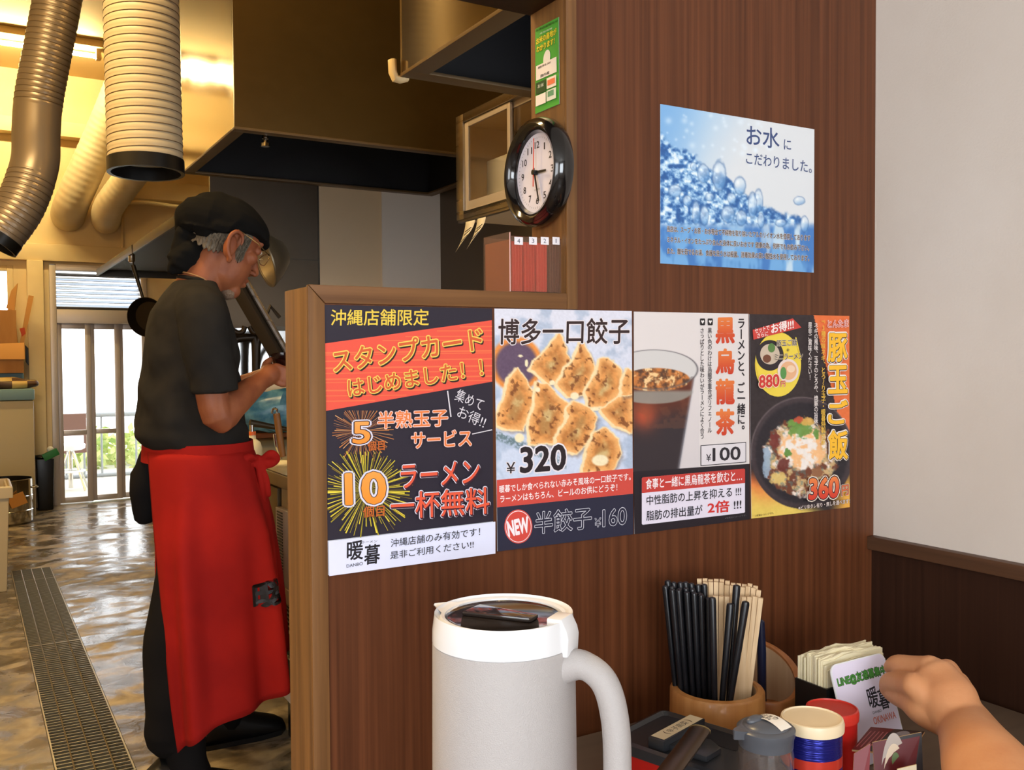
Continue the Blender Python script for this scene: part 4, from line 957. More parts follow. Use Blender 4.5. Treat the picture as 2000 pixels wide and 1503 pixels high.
# --- pork and egg rice poster
Z = zf(1450, 590, 3.417)
def rice(x, y):
    ex, ey = (x-1450)*3.417, (y-590)*3.417
    n = fbm(x, y, .10, 5, 2); n2 = fbm(x, y, .2, 4, 6); n3 = fbm(x, y, .06, 4, 12)
    c = np.zeros(x.shape+(3,))+np.array([50., 42, 44])
    t = sstep(0, 130, (ey-1090)-(ex-58)*.55)
    c = mixc(c, mixc(np.array([222., 110, 58]), np.array([226., 196, 96]), sstep(1150, 1390, ey+60*(n3-.5))), t*(ey > 1060))
    c = mixc(c, np.array([232., 170, 70]), sstep(1080, 1250, ey)*sstep(560, 700, ex))
    c = mixc(c, np.array([222., 112, 62]), ((ex-472)-(ey-80)*.245 > 0)*1.)
    e = np.sqrt(((ex-395)/345)**2+((ey-1000)/375)**2)
    c = mixc(c, np.array([62., 52, 56]), 1-sstep(.985, 1.0, e)); c = mixc(c, np.array([130., 116, 116]), np.exp(-((e-.985)/.012)**2)*.6*(ey < 1050))
    c = mixc(c, np.array([40., 36, 42]), 1-sstep(.86, .93, e))
    f = np.sqrt(((ex-385)/260)**2+((ey-1030)/265)**2)+(n-.5)*.28
    food = mixc(np.array([112., 62, 44]), np.array([200., 168, 120]), sstep(.45, .62, n)); food = mixc(food, np.array([232., 214, 200]), sstep(.55, .66, n3))
    food = mixc(food, np.array([78., 110, 110]), sstep(.6, .7, n2)*.5)
    c = mixc(c, food, 1-sstep(.93, 1., f))
    eg = np.sqrt(((ex-400)/170)**2+((ey-960)/150)**2)+(n3-.5)*.5
    egg = mixc(np.array([236., 226, 218]), np.array([238., 184, 130]), sstep(.4, .6, n)); c = mixc(c, egg, 1-sstep(.85, 1., eg))
    for (a, b_, r1, r2, col) in ((385, 840, 95, 65, (96, 140, 62)), (300, 1000, 30, 36, (86, 132, 56)), (490, 870, 26, 46, (90, 136, 60)), (330, 800, 40, 26, (110, 150, 70)), (430, 790, 50, 34, (214, 168, 86)), (210, 920, 40, 66, (112, 48, 44)), (270, 1080, 50, 60, (100, 44, 38)), (240, 1170, 66, 50, (216, 186, 112)), (500, 1130, 46, 46, (140, 92, 64)), (370, 780, 36, 26, (190, 82, 56)), (160, 1060, 34, 120, (150, 170, 190))):
        s_ = np.sqrt(((ex-a)/r1)**2+((ey-b_)/r2)**2)+(n2-.5)*.9
        c = mixc(c, np.array(col, float), (1-sstep(.7, .95, s_))*.9)
    return c+(n2-.5)[..., None]*14
p = Print(wallpt, N_); sheet(p, [(1463.2, 612), (1658.2, 615.4), (1659, 988.7), (1467, 1011)])
p.raster([(1463.2, 612), (1658.2, 615.4), (1659, 988.7), (1467, 1011)], 130, 240, rice)
p.oval(Z(235, 410), 45, 63, (228, 202, 74)); p.oval(Z(180, 350), 27, 30, (46, 40, 44)); p.oval(Z(180, 342), 19, 20, (196, 178, 158), up=True); p.oval(Z(160, 372), 8, 8, (112, 70, 52)); p.oval(Z(190, 300), 7, 9, (88, 124, 66))
p.oval(Z(300, 452), 20.5, 23, (224, 206, 198)); p.oval(Z(302, 452), 16, 18, (222, 170, 130)); p.oval(Z(268, 468), 6, 12, (88, 140, 76)); p.oval(Z(318, 440), 8, 7, (232, 200, 170))
for a_, b_ in (((85, 400), (110, 520)), ((120, 560), (180, 610)), ((350, 230), (385, 380))): p.line(Z(*a_), Z(*b_), 2.2, (228, 202, 74))
p.poly(F(Z, (62, 180), (330, 104), (388, 165), (68, 246)), (198, 66, 58))
Wt = (238, 224, 220)
p.text('セットで', Z(78, 206), Z(175, 182), Z(76, 172), Wt, .012); p.text('さらに', Z(92, 236), Z(165, 218), Z(90, 206), Wt, .012); p.text('お得!!!', Z(186, 206), Z(334, 172), Z(184, 142), Wt, .025)
DR = [(.045, (228, 214, 190), 0, 0)]
p.text('豚玉ご飯', Z(220, 290), Z(355, 284), Z(220, 248), (64, 50, 50), .01, DR); p.text('+', Z(286, 326), Z(304, 325), Z(286, 304), (64, 50, 50), .01); p.text('ミニラーメン', Z(205, 384), Z(394, 372), Z(205, 344), (64, 50, 50), .012, DR)
p.text('880', Z(102, 566), Z(234, 556), Z(102, 486), (198, 60, 52), .03, [(.07, (240, 214, 190), 0, 0)]); p.text('円', Z(246, 560), Z(274, 557), Z(246, 522), (198, 60, 52), .02, [(.05, (240, 214, 190), 0, 0)])
YR = [(.085, (232, 222, 214), 0, 0), (.05, (70, 46, 36), .5, .5)]
for i, ch in enumerate('豚玉ご飯'):
    y0, y1 = ((208, 390), (425, 600), (655, 805), (855, 1040))[i]
    p.text(ch, Z(560, y1), Z(684, y1-4), Z(560, y0), (240, 182, 50), .03, YR, up=True)
p.text('とんたま', Z(553, 166), Z(690, 160), Z(553, 118), (204, 96, 56), .01, [(.06, (232, 214, 220), 0, 0)])
X2 = lambda a, b: [Z(a, 0)[0], Z(b, 0)[0]]; Y2 = lambda a, b: [Z(0, a)[1], Z(0, b)[1]]
p.vtext('『3種の味ネギ、とろ〜り玉子・暖暮特製焼豚』', *X2(508, 537), *Y2(108, 988), (222, 178, 66), .012)
p.vtext('ネギの風味、玉子のとろみ、焼豚の旨味、', *X2(460, 487), *Y2(132, 840), (226, 216, 212), .01)
p.vtext('是非ご賞味ください！', *X2(420, 446), *Y2(130, 515), (226, 216, 212), .01)
p.text('360', Z(425, 1306), Z(618, 1290), Z(430, 1175), (206, 58, 44), .04, [(.11, (232, 216, 200), 0, 0), (.075, (44, 30, 40), 0, 0)], grad=(228, 130, 70))
p.text('円', Z(642, 1283), Z(686, 1275), Z(642, 1217), (222, 110, 66), .02, [(.09, (232, 216, 200), 0, 0), (.055, (44, 30, 40), 0, 0)])
p.text('※ピリ辛タレ有り・無しを選べます！', Z(352, 1380), Z(695, 1332), Z(352, 1350), (226, 212, 206), .01, [(.05, (70, 52, 48), 0, 0)])
p.text('※写真はイメージです。', Z(66, 1424), Z(186, 1404), Z(66, 1410), (70, 52, 40), .01)
tag(p.build('menu_poster'), 'pork and egg rice bowl poster priced 360, nearest the white wall', 'poster', GRP)

# --- water poster
G = zf(1270, 180, 4.174)
BL_ = [(350, 600, 30, 40), (430, 660, 55, 90), (560, 680, 62, 140), (728, 760, 54, 84), (880, 880, 40, 105), (830, 920, 40, 120), (440, 1000, 40, 90), (370, 980, 36, 110), (630, 990, 62, 80), (740, 1020, 50, 70), (1060, 1060, 50, 36), (1255, 1070, 36, 76), (1210, 880, 50, 40), (300, 880, 40, 50), (200, 800, 60, 60), (660, 860, 40, 50), (480, 850, 40, 40), (900, 1040, 30, 70)]
def water(x, y):
    ex, ey = (x-1270)*4.174, (y-180)*4.174
    n = fbm(x, y, .05, 5, 4); n2 = fbm(x, y, .13, 5, 9); n3 = fbm(x, y, .3, 3, 11)
    t = sstep(0, 1000, (ex-80)+(ey-90)*.55); c = mixc(np.array([146., 190, 228]), np.array([214., 218, 222]), t)
    c = mixc(c, np.array([96., 150, 208]), sstep(500, 0, (ex-80)+(ey-90)*.15)*.45)
    surf = 320+np.clip(ex-80, 0, 2000)*.72+150*(n-.5)
    surf = np.where(ex > 560, 650+(ex-560)*.66+160*(n-.5), surf); surf = np.where(ex > 900, 900+(ex-900)*.42+150*(n-.5), surf)
    wv = mixc(np.array([58., 108, 172]), np.array([168., 204, 232]), sstep(.38, .66, n2)); wv = mixc(wv, np.array([222., 234, 242]), sstep(.62, .74, n2))
    wv = mixc(wv, np.array([44., 84, 142]), sstep(.42, .3, n2)*.7)
    c = mixc(c, wv, sstep(-10, 40, ey-surf)*(1-sstep(1050, 1110, ey)))
    low = mixc(np.array([70., 122, 188]), np.array([112., 166, 216]), sstep(.4, .65, fbm(x*1.0, y*.35, .06, 3, 17)))
    low = mixc(low, np.array([196., 216, 230]), sstep(.55, .72, fbm(x, y*.3, .05, 3, 19))*sstep(300, 1300, ex))
    c = mixc(c, low, sstep(1040, 1120, ey))
    for a, b_, r1, r2 in BL_:
        dx, dy = (ex-a)/r1, (ey-b_)/r2; s_ = np.sqrt(dx*dx+dy*dy)+(n2-.5)*.25
        k = mixc(np.array([206., 222, 236]), np.array([106., 156, 206]), sstep(-.3, .8, dy+dx*.4)); k = mixc(k, np.array([46., 88, 146]), np.exp(-((s_-.9)/.13)**2)*.75); k = mixc(k, np.array([240., 246, 250]), np.exp(-((dx+.3)**2+(dy+.35)**2)/.06))
        c = mixc(c, k, (1-sstep(.85, 1.06, s_))*.62)
    rr = np.random.RandomState(3)
    for i in range(60):
        a, b_ = rr.uniform(90, 1000), rr.uniform(110, 600)
        if b_ > 300+a*.4: continue
        r1 = rr.uniform(8, 26); s_ = np.hypot(ex-a, ey-b_)/r1; c = mixc(c, np.array([222., 234, 244]), np.exp(-s_**2)*.5)
    return c
p = Print(wallpt, N_); wq = F(G, (80, 92), (1335, 298), (1330, 1465), (80, 1390)); sheet(p, wq)
p.raster(wq, 190, 180, water)
NB = (62, 78, 122)
p.text('お水', G(782, 425), G(1048, 458), G(782, 262), NB, .012); p.text('に', G(1086, 462), G(1144, 468), G(1086, 380), NB, .006); p.text('こだわりました。', G(778, 578), G(1312, 655), G(778, 484), NB, .006)
TR = [(.06, (226, 218, 210), 0, 0)]; tb = (72, 54, 54)
p.text('当店は、スープ・お茶・お水等全て不純物を取り除いたアルカリイオン水を使用しております', G(132, 1132), G(1300, 1208), G(132, 1084), tb, .02, TR)
p.text('ミネラル・イオンをたっぷり含んだ身体に良いお水です 健康の為、何杯でもお飲み下さい。', G(132, 1220), G(1288, 1290), G(132, 1172), tb, .02, TR)
p.text('また、麺を茹でるお湯、食器を洗う水は殺菌、消毒効果の高い酸性水を使用しております。', G(132, 1312), G(1288, 1372), G(132, 1264), tb, .02, TR)
tag(p.build('water_poster'), 'pale blue water splash poster high on the walnut wall', 'poster')

# --- green rice sticker on the jamb
H_ = zf(740, 0, 4.70); XJ = .6595
p = Print(lambda x, y: at(x, y, 'X', XJ), (-1, 0, 0)); q = F(H_, (1440, 262), (1655, 150), (1660, 948), (1440, 1042)); sheet(p, q)
p.poly(q, (66, 150, 52))
p.text('お米の産地が', H_(1450, 410), H_(1635, 310), H_(1450, 350), (226, 206, 50), .03, [(.07, (60, 60, 30), 0, 0)]); p.text('わかります！', H_(1455, 480), H_(1620, 395), H_(1455, 425), (226, 206, 50), .03, [(.07, (60, 60, 30), 0, 0)])
p.text('お米のお知らせ', H_(1448, 290), H_(1650, 195), H_(1448, 268), (30, 70, 34), .01); p.text('産地情報', H_(1485, 315), H_(1600, 262), H_(1485, 298), (206, 220, 190), .0)
p.oval(H_(1550, 530), 6.5, 17, (214, 206, 192), rot=.15)
p.poly(F(H_, (1452, 605), (1640, 515), (1642, 655), (1453, 738)), (220, 208, 196)); p.text('国内産', H_(1495, 708), H_(1575, 672), H_(1495, 682), (60, 50, 46), .02); p.text('原料米', H_(1470, 632), H_(1590, 575), H_(1470, 612), (90, 70, 66), .01)
p.poly(F(H_, (1453, 762), (1545, 720), (1545, 830), (1453, 868)), (30, 66, 34)); p.poly(F(H_, (1553, 716), (1640, 680), (1640, 780), (1553, 815)), (222, 206, 190))
p.poly(F(H_, (1453, 880), (1545, 840), (1545, 938), (1453, 975)), (226, 212, 200)); p.poly(F(H_, (1553, 832), (1640, 795), (1640, 895), (1553, 930)), (206, 206, 190))
p.poly(F(H_, (1562, 735), (1630, 705), (1630, 755), (1562, 785)), (214, 110, 70)); p.poly(F(H_, (1565, 838), (1620, 815), (1620, 865), (1565, 888)), (92, 140, 104))
p.text('お米', H_(1475, 810), H_(1530, 788), H_(1475, 775), (200, 206, 190), .01)
tag(p.build('rice_origin_sticker'), 'green sticker with yellow lettering on the timber jamb above the clock', 'sticker')
# ------------------------------------------------------------------ round wall clock on the jamb
XK = .6470                                   # plane of the dial
ck_c = (at(1052, 228, 'X', XK)+at(1048, 443, 'X', XK))/2; rO = (at(1052, 228, 'X', XK).z-at(1048, 443, 'X', XK).z)/2
cy0 = (at(994, 330, 'X', XK).y+at(1111, 335, 'X', XK).y)/2; ck_c = V((XK, cy0, ck_c.z))
t = thing('wall_clock', 'round black wall clock showing almost half past three', 'clock', tuple(ck_c))
TX = Matrix(((0, 0, -1), (-1, 0, 0), (0, 1, 0)))     # local x -> -Y, y -> Z, z -> -X
b = MB(); b.lathe([(rO*.70, -.0118), (rO*.95, -.0118), (rO*1.0, -.005), (rO*.995, .003), (rO*.95, .011), (rO*.87, .0145), (rO*.79, .012), (rO*.735, .006), (rO*.72, .0)], ck_c, 72, TX, caps=False)
b.build('rim', pbr('glossy_black', (16, 14, 14), .12, coat=.6), t)
dp = Print(lambda x, y: ck_c+V((0, -x*rO*.73, y*rO*.73)), (-1, 0, 0), k=1.0)
dp.oval((0, 0), 1.0, 1.0, (222, 216, 224), 72)
for i in range(60):
    a = 2*pi*i/60; l = .86 if i % 5 else .84
    if i == 0: dp.up()
    dp.poly([(l*sin(a-.006), l*cos(a-.006)), (l*sin(a+.006), l*cos(a+.006)), (.9*sin(a+.006), .9*cos(a+.006)), (.9*sin(a-.006), .9*cos(a-.006))], (70, 64, 68), up=False)
for h in range(1, 13):
    a = 2*pi*h/12; cx, cy = .70*sin(a), .70*cos(a); sw = .105 if h > 9 else (.022 if h == 1 else .06)
    dp.text(str(h), (cx-sw, cy-.085), (cx+sw, cy-.085), (cx-sw, cy+.085), (40, 34, 36), .008, up=(h == 1))
dp.text('QUARTZ', (-.14, -.44), (.14, -.44), (-.14, -.40), (96, 90, 94), 0)
dp.build('dial', t)
def hand(name, a, l0, l1, wd, h, mat):
    d, n = V((0, -sin(a), cos(a))), V((0, -cos(a), -sin(a))); b = MB(); c = ck_c+V((-h, 0, 0))
    b.rings([[c+d*rO*l0+n*wd, c+d*rO*l1+n*wd*.6, c+d*rO*l1-n*wd*.6, c+d*rO*l0-n*wd], [c+V((-.0008, 0, 0))+q for q in (d*rO*l0+n*wd, d*rO*l1+n*wd*.6, d*rO*l1-n*wd*.6, d*rO*l0-n*wd)]])
    return b.build(name, mat, t)
hand('hour_hand', R(93), -.06, .36, .0021, .0030, M['black']); hand('minute_hand', R(165), -.08, .56, .0016, .0044, M['black'])
hand('second_hand', R(2), -.26, .62, .0007, .0058, pbr('red_hand', (206, 70, 52), .4))
b = MB(); b.tube([ck_c+V((-.001, 0, 0)), ck_c+V((-.0075, 0, 0))], .0034, 16); b.build('hand_hub', M['black'], t)
b = MB(); b.box(XK+.010, .66, cy0-.035, cy0-.005, ck_c.z-.012, ck_c.z+.012); b.build('hanger', M['black'], t)

# ------------------------------------------------------------------ acrylic case with numbered files on the cap rail
a0, a1 = at(1102, 566, 'Y', 1.035), at(996, 562, 'Y', 1.035)
t = thing('card_case', 'clear brown tinted case holding four numbered cards on the cap rail', 'case', (.63, 1.03, 1.2905))
cz0 = 1.2908; tl = at(996, 454, 'Y', 1.0).z
tint = pbr('smoked_acrylic', (226, 196, 172), .06, trans=.92, ior=1.1)
xa, xb, ya, yb = .578, .655, .994, 1.062
xa = at(996, 500, 'Y', ya).x; xb = at(1103, 500, 'Y', ya).x
b = MB()
for q in ((xa, xa+.0012, ya, yb), (xb-.0012, xb, ya, yb), (xa+.0012, xb-.0012, yb-.0012, yb)): b.box(*q, cz0, tl+.001)
b.box(xa+.0012, xb-.0012, ya, ya+.001, cz0, tl-.004); b.box(xa+.0012, xb-.0012, ya+.001, yb-.0012, cz0, cz0+.0012)
b.build('acrylic_case', tint, t)
rim_ = pbr('case_edge', (214, 160, 150), .25)
b = MB(); e = .0007
for x in (xa, xb): b.tube([(x, ya, cz0+.001), (x, ya, tl)], e, 6)
b.build('case_edge', rim_, t)
b = MB(); b.box(xa+.0016, xa+.0036, ya+.003, yb-.003, cz0+.0014, tl-.008); b.build('card_side', pbr('tan_card_side', (176, 128, 98), .5), t)  # added tan slab standing for the paper edges of the cards
reds = [(226, 84, 88), (222, 78, 84), (230, 88, 96), (96, 62, 60)]
for i, n in enumerate('4321'):
    x0 = xa+.004+(xb-xa-.008)*i/4; x1 = xa+.004+(xb-xa-.008)*(i+1)/4-.002
    b = MB(); 
    b.box(x0, x1, ya+.004, yb-.004, cz0+.002, tl-.010)
    pl = b.build('order_card', pbr('card_red_'+n, reds[i], .5), None, bevel=.0008)
    lab = ('leftmost red one, numbered 4', 'red one numbered 3', 'red one numbered 2', 'brown one numbered 1, nearest the jamb')[i]
    tag(pl, 'stack of order cards in the clear case, the '+lab, 'cards', 'numbered card stacks')
    b = MB()
    for k in range(4): x = x0+(x1-x0)*(k+.5)/4; b.box(x-.0003, x+.0003, ya+.0032, ya+.004, cz0+.002, tl-.012)
    b.build('card_edge', pbr('card_edge_'+n, tuple(min(255, c+40) for c in reds[i]), .5), pl)
    lx = (1013, 1041, 1064, 1086)[i]; lz = at(lx, 469, 'Y', ya-.0004)
    hw = (.0062, .0058, .006, .0054)[i]
    p = Print(lambda x, y: V((lz.x+x*hw, ya-.0004, lz.z+y*.0048)), (0, -1, 0), step=.00005)
    p.poly([(-1, -1), (1, -1), (1, 1), (-1, 1)], (226, 220, 224)); hw_ = .1 if n == '1' else .3; p.text(n, (-hw_, -.55), (hw_, -.55), (-hw_, .55), (84, 86, 100), .01)
    p.build('number_label', t)

# ------------------------------------------------------------------ dining table
TZ = .7215
M['table'] = pbr('table_laminate', (118, 100, 84), .38, col2=(132, 112, 92), scale=(4, 60, 4), ramp=(.3, .7))
t = thing('dining_table', 'grey brown dining table pushed into the corner', 'table', (.8, .4, 0))
b = MB(); b.box(.05, XR-.018, -.12, YP0-.004, TZ-.03, TZ); b.build('tabletop', M['table'], t, bevel=.003)
for x in (.12, XR-.09):
    for y in (-.04, .90):
        b = MB(); b.box(x-.025, x+.025, y-.025, y+.025, 0, TZ-.0305); b.build('leg', M['black'], t, bevel=.002)

# ------------------------------------------------------------------ insulated jug
jc = dep(985, 1400, .83); jc.z = TZ; JR = .0640
camr = V((RT.x, RT.y, 0)).normalized(); camf = V((fw.x, fw.y, 0)).normalized()
t = thing('insulated_jug', 'grey insulated jug with white collar and smoky lid, in front on the table', 'jug', tuple(jc))
M['jug'] = pbr('jug_grey', (184, 178, 176), .48, bump=.25, bscale=(900, 900, 900)); M['lidw'] = pbr('jug_white', (240, 240, 242), .16)
zt_ = .983; zb_ = at(985, 1290, 'Y', jc.y-JR*.8).z
b = MB(); b.lathe([(0, TZ+.001), (.058, TZ+.001), (.062, TZ+.006), (.064, TZ+.03), (.0645, TZ+.12), (.0635, zb_-.001), (.0632, zb_), (0, zb_)], (jc.x, jc.y, 0), 72); b.build('body', M['jug'], t)
b = MB(); b.lathe([(.0625, zb_), (.0636, zb_+.001), (.0634, zb_+.012), (.0615, zb_+.026), (.0575, zt_-.004), (.0555, zt_), (.0525, zt_-.001), (.0515, zt_-.006), (.0515, zt_-.022), (.0, zt_-.022)], (jc.x, jc.y, 0), 72); col_ = b.build('collar', M['lidw'], t)
sd_ = (-camr*.93+camf*.38).normalized(); pn = V((-sd_.y, sd_.x, 0))       # spout direction
b = MB(); q = []
for s_, wd, zz, zl in ((.050, .020, zt_-.001, zt_-.016), (.058, .014, zt_+.001, zt_-.012), (.0665, .005, zt_+.0015, zt_-.003), (.0695, .0015, zt_+.0015, zt_)):
    c = V((jc.x, jc.y, 0))+sd_*s_; q.append([c+pn*wd+V((0, 0, zz)), c+V((0, 0, zz-.002)), c-pn*wd+V((0, 0, zz)), c+V((0, 0, zl))])
b.rings(q); b.build('spout', M['lidw'], t)
b = MB(); b.lathe([(.0515, zt_-.004), (.050, zt_-.002), (.046, zt_-.0035), (.0, zt_-.0035)], (jc.x, jc.y, 0), 64)
lidm = pbr('smoked_lid', (42, 34, 30), .1, coat=.5); lo_ = b.build('lid', lidm, t)
b = MB(); d = (camr*.85-camf*.5).normalized(); n = V((-d.y, d.x, 0)); c = V((jc.x, jc.y, zt_-.0035))
b.rings([[c+d*l_+n*wd+V((0, 0, h_)) for l_, wd in ((-.034, .014), (.030, .010), (.030, -.006), (-.034, -.016))] for h_ in (0, .004)]); b.build('lid_grip', lidm, lo_, bevel=.0015)
hd = (camr*.90-camf*.44).normalized(); hn = V((-hd.y, hd.x, 0)); J0 = V((jc.x, jc.y, 0))
b = MB(); zc = (zb_+zt_)/2
b.rings([[J0+hd*r_+hn*wd+V((0, 0, z)) for r_, wd in ((.047, .0125), (ro, .0125), (ro, -.0125), (.047, -.0125))] for z, ro in ((zb_-.004, .0665), (zb_+.012, .0675), (zt_-.006, .066), (zt_+.004, .061))])
b.build('lid_button', M['lidw'], t, bevel=.002)
b = MB(); P = smooth([J0+hd*r_+V((0, 0, z)) for r_, z in ((.054, zb_-.018), (.075, zb_-.012), (.095, zb_-.024), (.1045, zb_-.055), (.1065, zb_-.10), (.105, zb_-.15), (.10, TZ+.045), (.085, TZ+.03), (.055, TZ+.028))], 8)
b.tube(P, [.0155-.003*min(1, i/10) for i in range(len(P))], 20, flat=.95); b.build('handle', M['jug'], t)

# ------------------------------------------------------------------ chopstick holder and chopsticks
M['bamboo'] = pbr('bamboo', (178, 118, 60), .38, col2=(198, 140, 78), scale=(90, 90, 5), ramp=(.3, .7), coat=.2)
M['bamboo_dark'] = pbr('bamboo_dark', (160, 96, 48), .38, col2=(182, 116, 62), scale=(70, 70, 5), ramp=(.3, .7), coat=.2)
M['bamboo_in'] = pbr('bamboo_inside', (206, 176, 140), .55, col2=(190, 156, 120), scale=(60, 60, 4))
hc = dep(1400.5, 1340, 1.17); hz = hc.z; hc = V((hc.x, hc.y, 0)); HR = 91/1814.4*1.17
t = thing('chopstick_holder', 'bamboo cup full of black and pale chopsticks, left of the slanted bamboo one', 'holder', (hc.x, hc.y, TZ))
b = MB(); b.lathe([(HR-.011, hz-.001), (HR-.009, hz+.001), (HR-.002, hz), (HR, hz-.003), (HR*1.01, hz-.04), (HR*1.0, TZ+.01), (HR*.97, TZ+.001), (0, TZ+.001)], hc, 60); b.build('cup', M['bamboo'], t)
b = MB(); b.lathe([(HR-.011, hz-.001), (HR-.012, TZ+.012), (0, TZ+.011)], hc, 60); b.build('cup_lining', M['bamboo_in'], t)
bkm = pbr('black_lacquer', (22, 22, 26), .28); plm = pbr('pale_wood', (226, 196, 156), .6, col2=(214, 180, 136), scale=(200, 200, 8))
zin = TZ+.0125
def stick(top, mat, label, grp, square=False, foot=None, rr=.0044):
    """one chopstick from its foot inside the cup to its top"""
    foot = foot or (hc+(V((top.x, top.y, 0))-hc)*.35+V((0, 0, zin)))
    b = MB(); d = (top-foot).normalized()
    if square: b.tube([foot, top], [rr*.9, rr], 4)
    else: b.tube([foot, foot.lerp(top, .5), top-d*.004, top-d*.001, top], [rr*.62, rr*.85, rr, rr*.85, rr*.4], 10)
    return tag(b.build('chopstick', mat, ang=50), label, 'chopstick', grp)
used = []
for row, (n_, x0_, x1_, y0_, y1_) in enumerate(((7, 1304, 1374, 1128, 1142), (6, 1299, 1366, 1139, 1152), (6, 1312, 1384, 1149, 1163))):
    for i in range(n_):
        u = i/(n_-1); x = x0_+(x1_-x0_)*u; y = y0_+(y1_-y0_)*u+rnd.uniform(-4, 4); x += rnd.uniform(-1.5, 1.5); top = dep(x, y, 1.182-.009*row)
        stick(top, bkm, 'black chopstick in the thick bunch on the left side of the bamboo cup', 'black chopsticks in the bamboo cup', foot=hc+(V((top.x, top.y, 0))-hc)*.72+V((0, 0, zin)), rr=.0044)
for x, y, dd_, fx, lab in ((1427, 1176, 1.138, (1411, 1360), 'single black chopstick in the middle of the cup, left of a taller one'), (1439, 1140, 1.148, (1424, 1355), 'tallest single black chopstick standing before the pale ones'), (1457, 1172, 1.126, (1429, 1360), 'rightmost black chopstick, leaning right across the pale ones'), (1391, 1164, 1.137, (1396, 1370), 'black chopstick at the right edge of the thick black bunch')):
    f = dep(*fx, dd_); top = dep(x, y, dd_); d = (f-top); k = (zin-top.z)/d.z; foot = top+d*k
    rel = V((foot.x-hc.x, foot.y-hc.y, 0)); 
    if rel.length > HR-.02: foot = hc+rel.normalized()*(HR-.02)+V((0, 0, zin))
    stick(top, bkm, lab, 'black chopsticks in the bamboo cup', foot=foot, rr=.0048)
ri = random.Random(4)
for row, (n_, x0_, x1_, y0_, y1_, d_) in enumerate(((11, 1366, 1476, 1130, 1142, 1.198), (11, 1378, 1482, 1136, 1150, 1.189), (9, 1398, 1486, 1160, 1166, 1.167))):
    for i in range(n_):
        u = i/(n_-1); x = x0_+(x1_-x0_)*u; y = y0_+(y1_-y0_)*u**2+ri.uniform(-3, 3); top = dep(x, y, d_)
        stick(top, plm, 'pale wooden disposable chopstick on the right side of the bamboo cup', 'pale chopsticks in the bamboo cup', True, foot=hc+(V((top.x, top.y, 0))-hc)*.62+V((0, 0, zin)), rr=.0041)
# slanted bamboo cup behind
h2 = dep(1488, 1340, 1.25); h2 = V((h2.x, h2.y, 0)); r2 = .0530
t = thing('bamboo_cup', 'bamboo cup with a slanted cut mouth behind the chopstick cup', 'holder', (h2.x, h2.y, TZ))
ztop, zlow = dep(1495, 1246, 1.295).z, dep(1510, 1372, 1.20).z; od = (camr*.1-camf*1.0).normalized()
def cut(a, r_, dz=0):
    p = h2+V((cos(a), sin(a), 0))*r_; k = (V((cos(a), sin(a), 0)).dot(od)+1)/2; return V((p.x, p.y, ztop+(zlow-ztop)*k**.85+dz))
b = MB(); n = 56; A_ = [2*pi*k/n for k in range(n)]
b.rings([[V((h2.x, h2.y, TZ+.012))+V((cos(a), sin(a), 0))*(r2-.0100) for a in A_], [cut(a, r2-.0100, -.001) for a in A_], [cut(a, r2-.006, .0005) for a in A_], [cut(a, r2-.0015, .0005) for a in A_], [cut(a, r2, -.002) for a in A_], [V((h2.x, h2.y, TZ+.008))+V((cos(a), sin(a), 0))*r2 for a in A_], [V((h2.x, h2.y, TZ+.001))+V((cos(a), sin(a), 0))*r2*.97 for a in A_]])
b.build('cup', M['bamboo_dark'], t)
b = MB(); b.rings([[V((h2.x, h2.y, TZ+.0125))+V((cos(a), sin(a), 0))*(r2-.0103) for a in A_], [cut(a, r2-.0103, -.004) for a in A_]], caps=False); b.build('cup_lining', M['bamboo_in'], t)
b = MB(); a_, c_ = dep(1486, 1208, 1.245), dep(1489, 1340, 1.245); b.tube([c_+V((0, 0, -.06)), c_.lerp(a_, .5), a_.lerp(c_, .03), a_], [.006, .0062, .005, .002], 12)
tag(b.build('pen', pbr('navy_pen', (26, 30, 52), .25)), 'dark blue pen standing in the slanted bamboo cup', 'pen')

# ------------------------------------------------------------------ napkin holder
nx0, ny0 = .894, .77; nx1 = at(1740, 1285, 'Y', .77).x; ny1 = at(1560, 1290, 'X', .894).y
t = thing('napkin_holder', 'black napkin holder behind the white card', 'holder', ((nx0+nx1)/2, .81, TZ))
nzb = .806; b = MB(); w_ = .0022
for q in ((nx0-.003, nx1, ny0-.003, ny0-.0008), (nx0-.003, nx1, ny1+.0008, ny1+.003), (nx0-.003, nx0-.0008, ny0-.0008, ny1+.0008), (nx1-.0022, nx1, ny0-.0008, ny1+.0008)): b.box(*q, TZ+.001, nzb)
b.box(nx0-.003, nx1, ny0-.003, ny1+.003, TZ+.0002, TZ+.001); b.build('holder_box', M['black'], t)
nm = pbr('napkin_cream', (238, 226, 190), .85); n = 22
for i in range(n):
    y = ny0+(ny1-ny0)*(i+.5)/n; z = .835+.008*sin(pi*i/n)+ri.uniform(-.0022, .0022)-(.004 if i < 3 else 0); dx = ri.uniform(-.002, .002)
    b = MB(); g_ = (ny1-ny0)/n*.36; N = 6; rs = []
    for k in range(N+1):
        x = nx0+.001+dx+(nx1-nx0-.012)*k/N; yy = y+.0012*sin(k*1.3+i*.7)
        zz = z-.0012*abs(k-2.5)+(.0016*sin(k*1.9+i))
        rs.append([V((x, yy-g_, TZ+.002)), V((x, yy+g_, TZ+.002)), V((x, yy+g_*1.1, zz)), V((x, yy-g_*1.1, zz))])
    b.rings(rs)
    tag(b.build('paper_napkin', nm), 'folded cream paper napkin standing in the black holder', 'napkin', 'paper napkins in the holder')

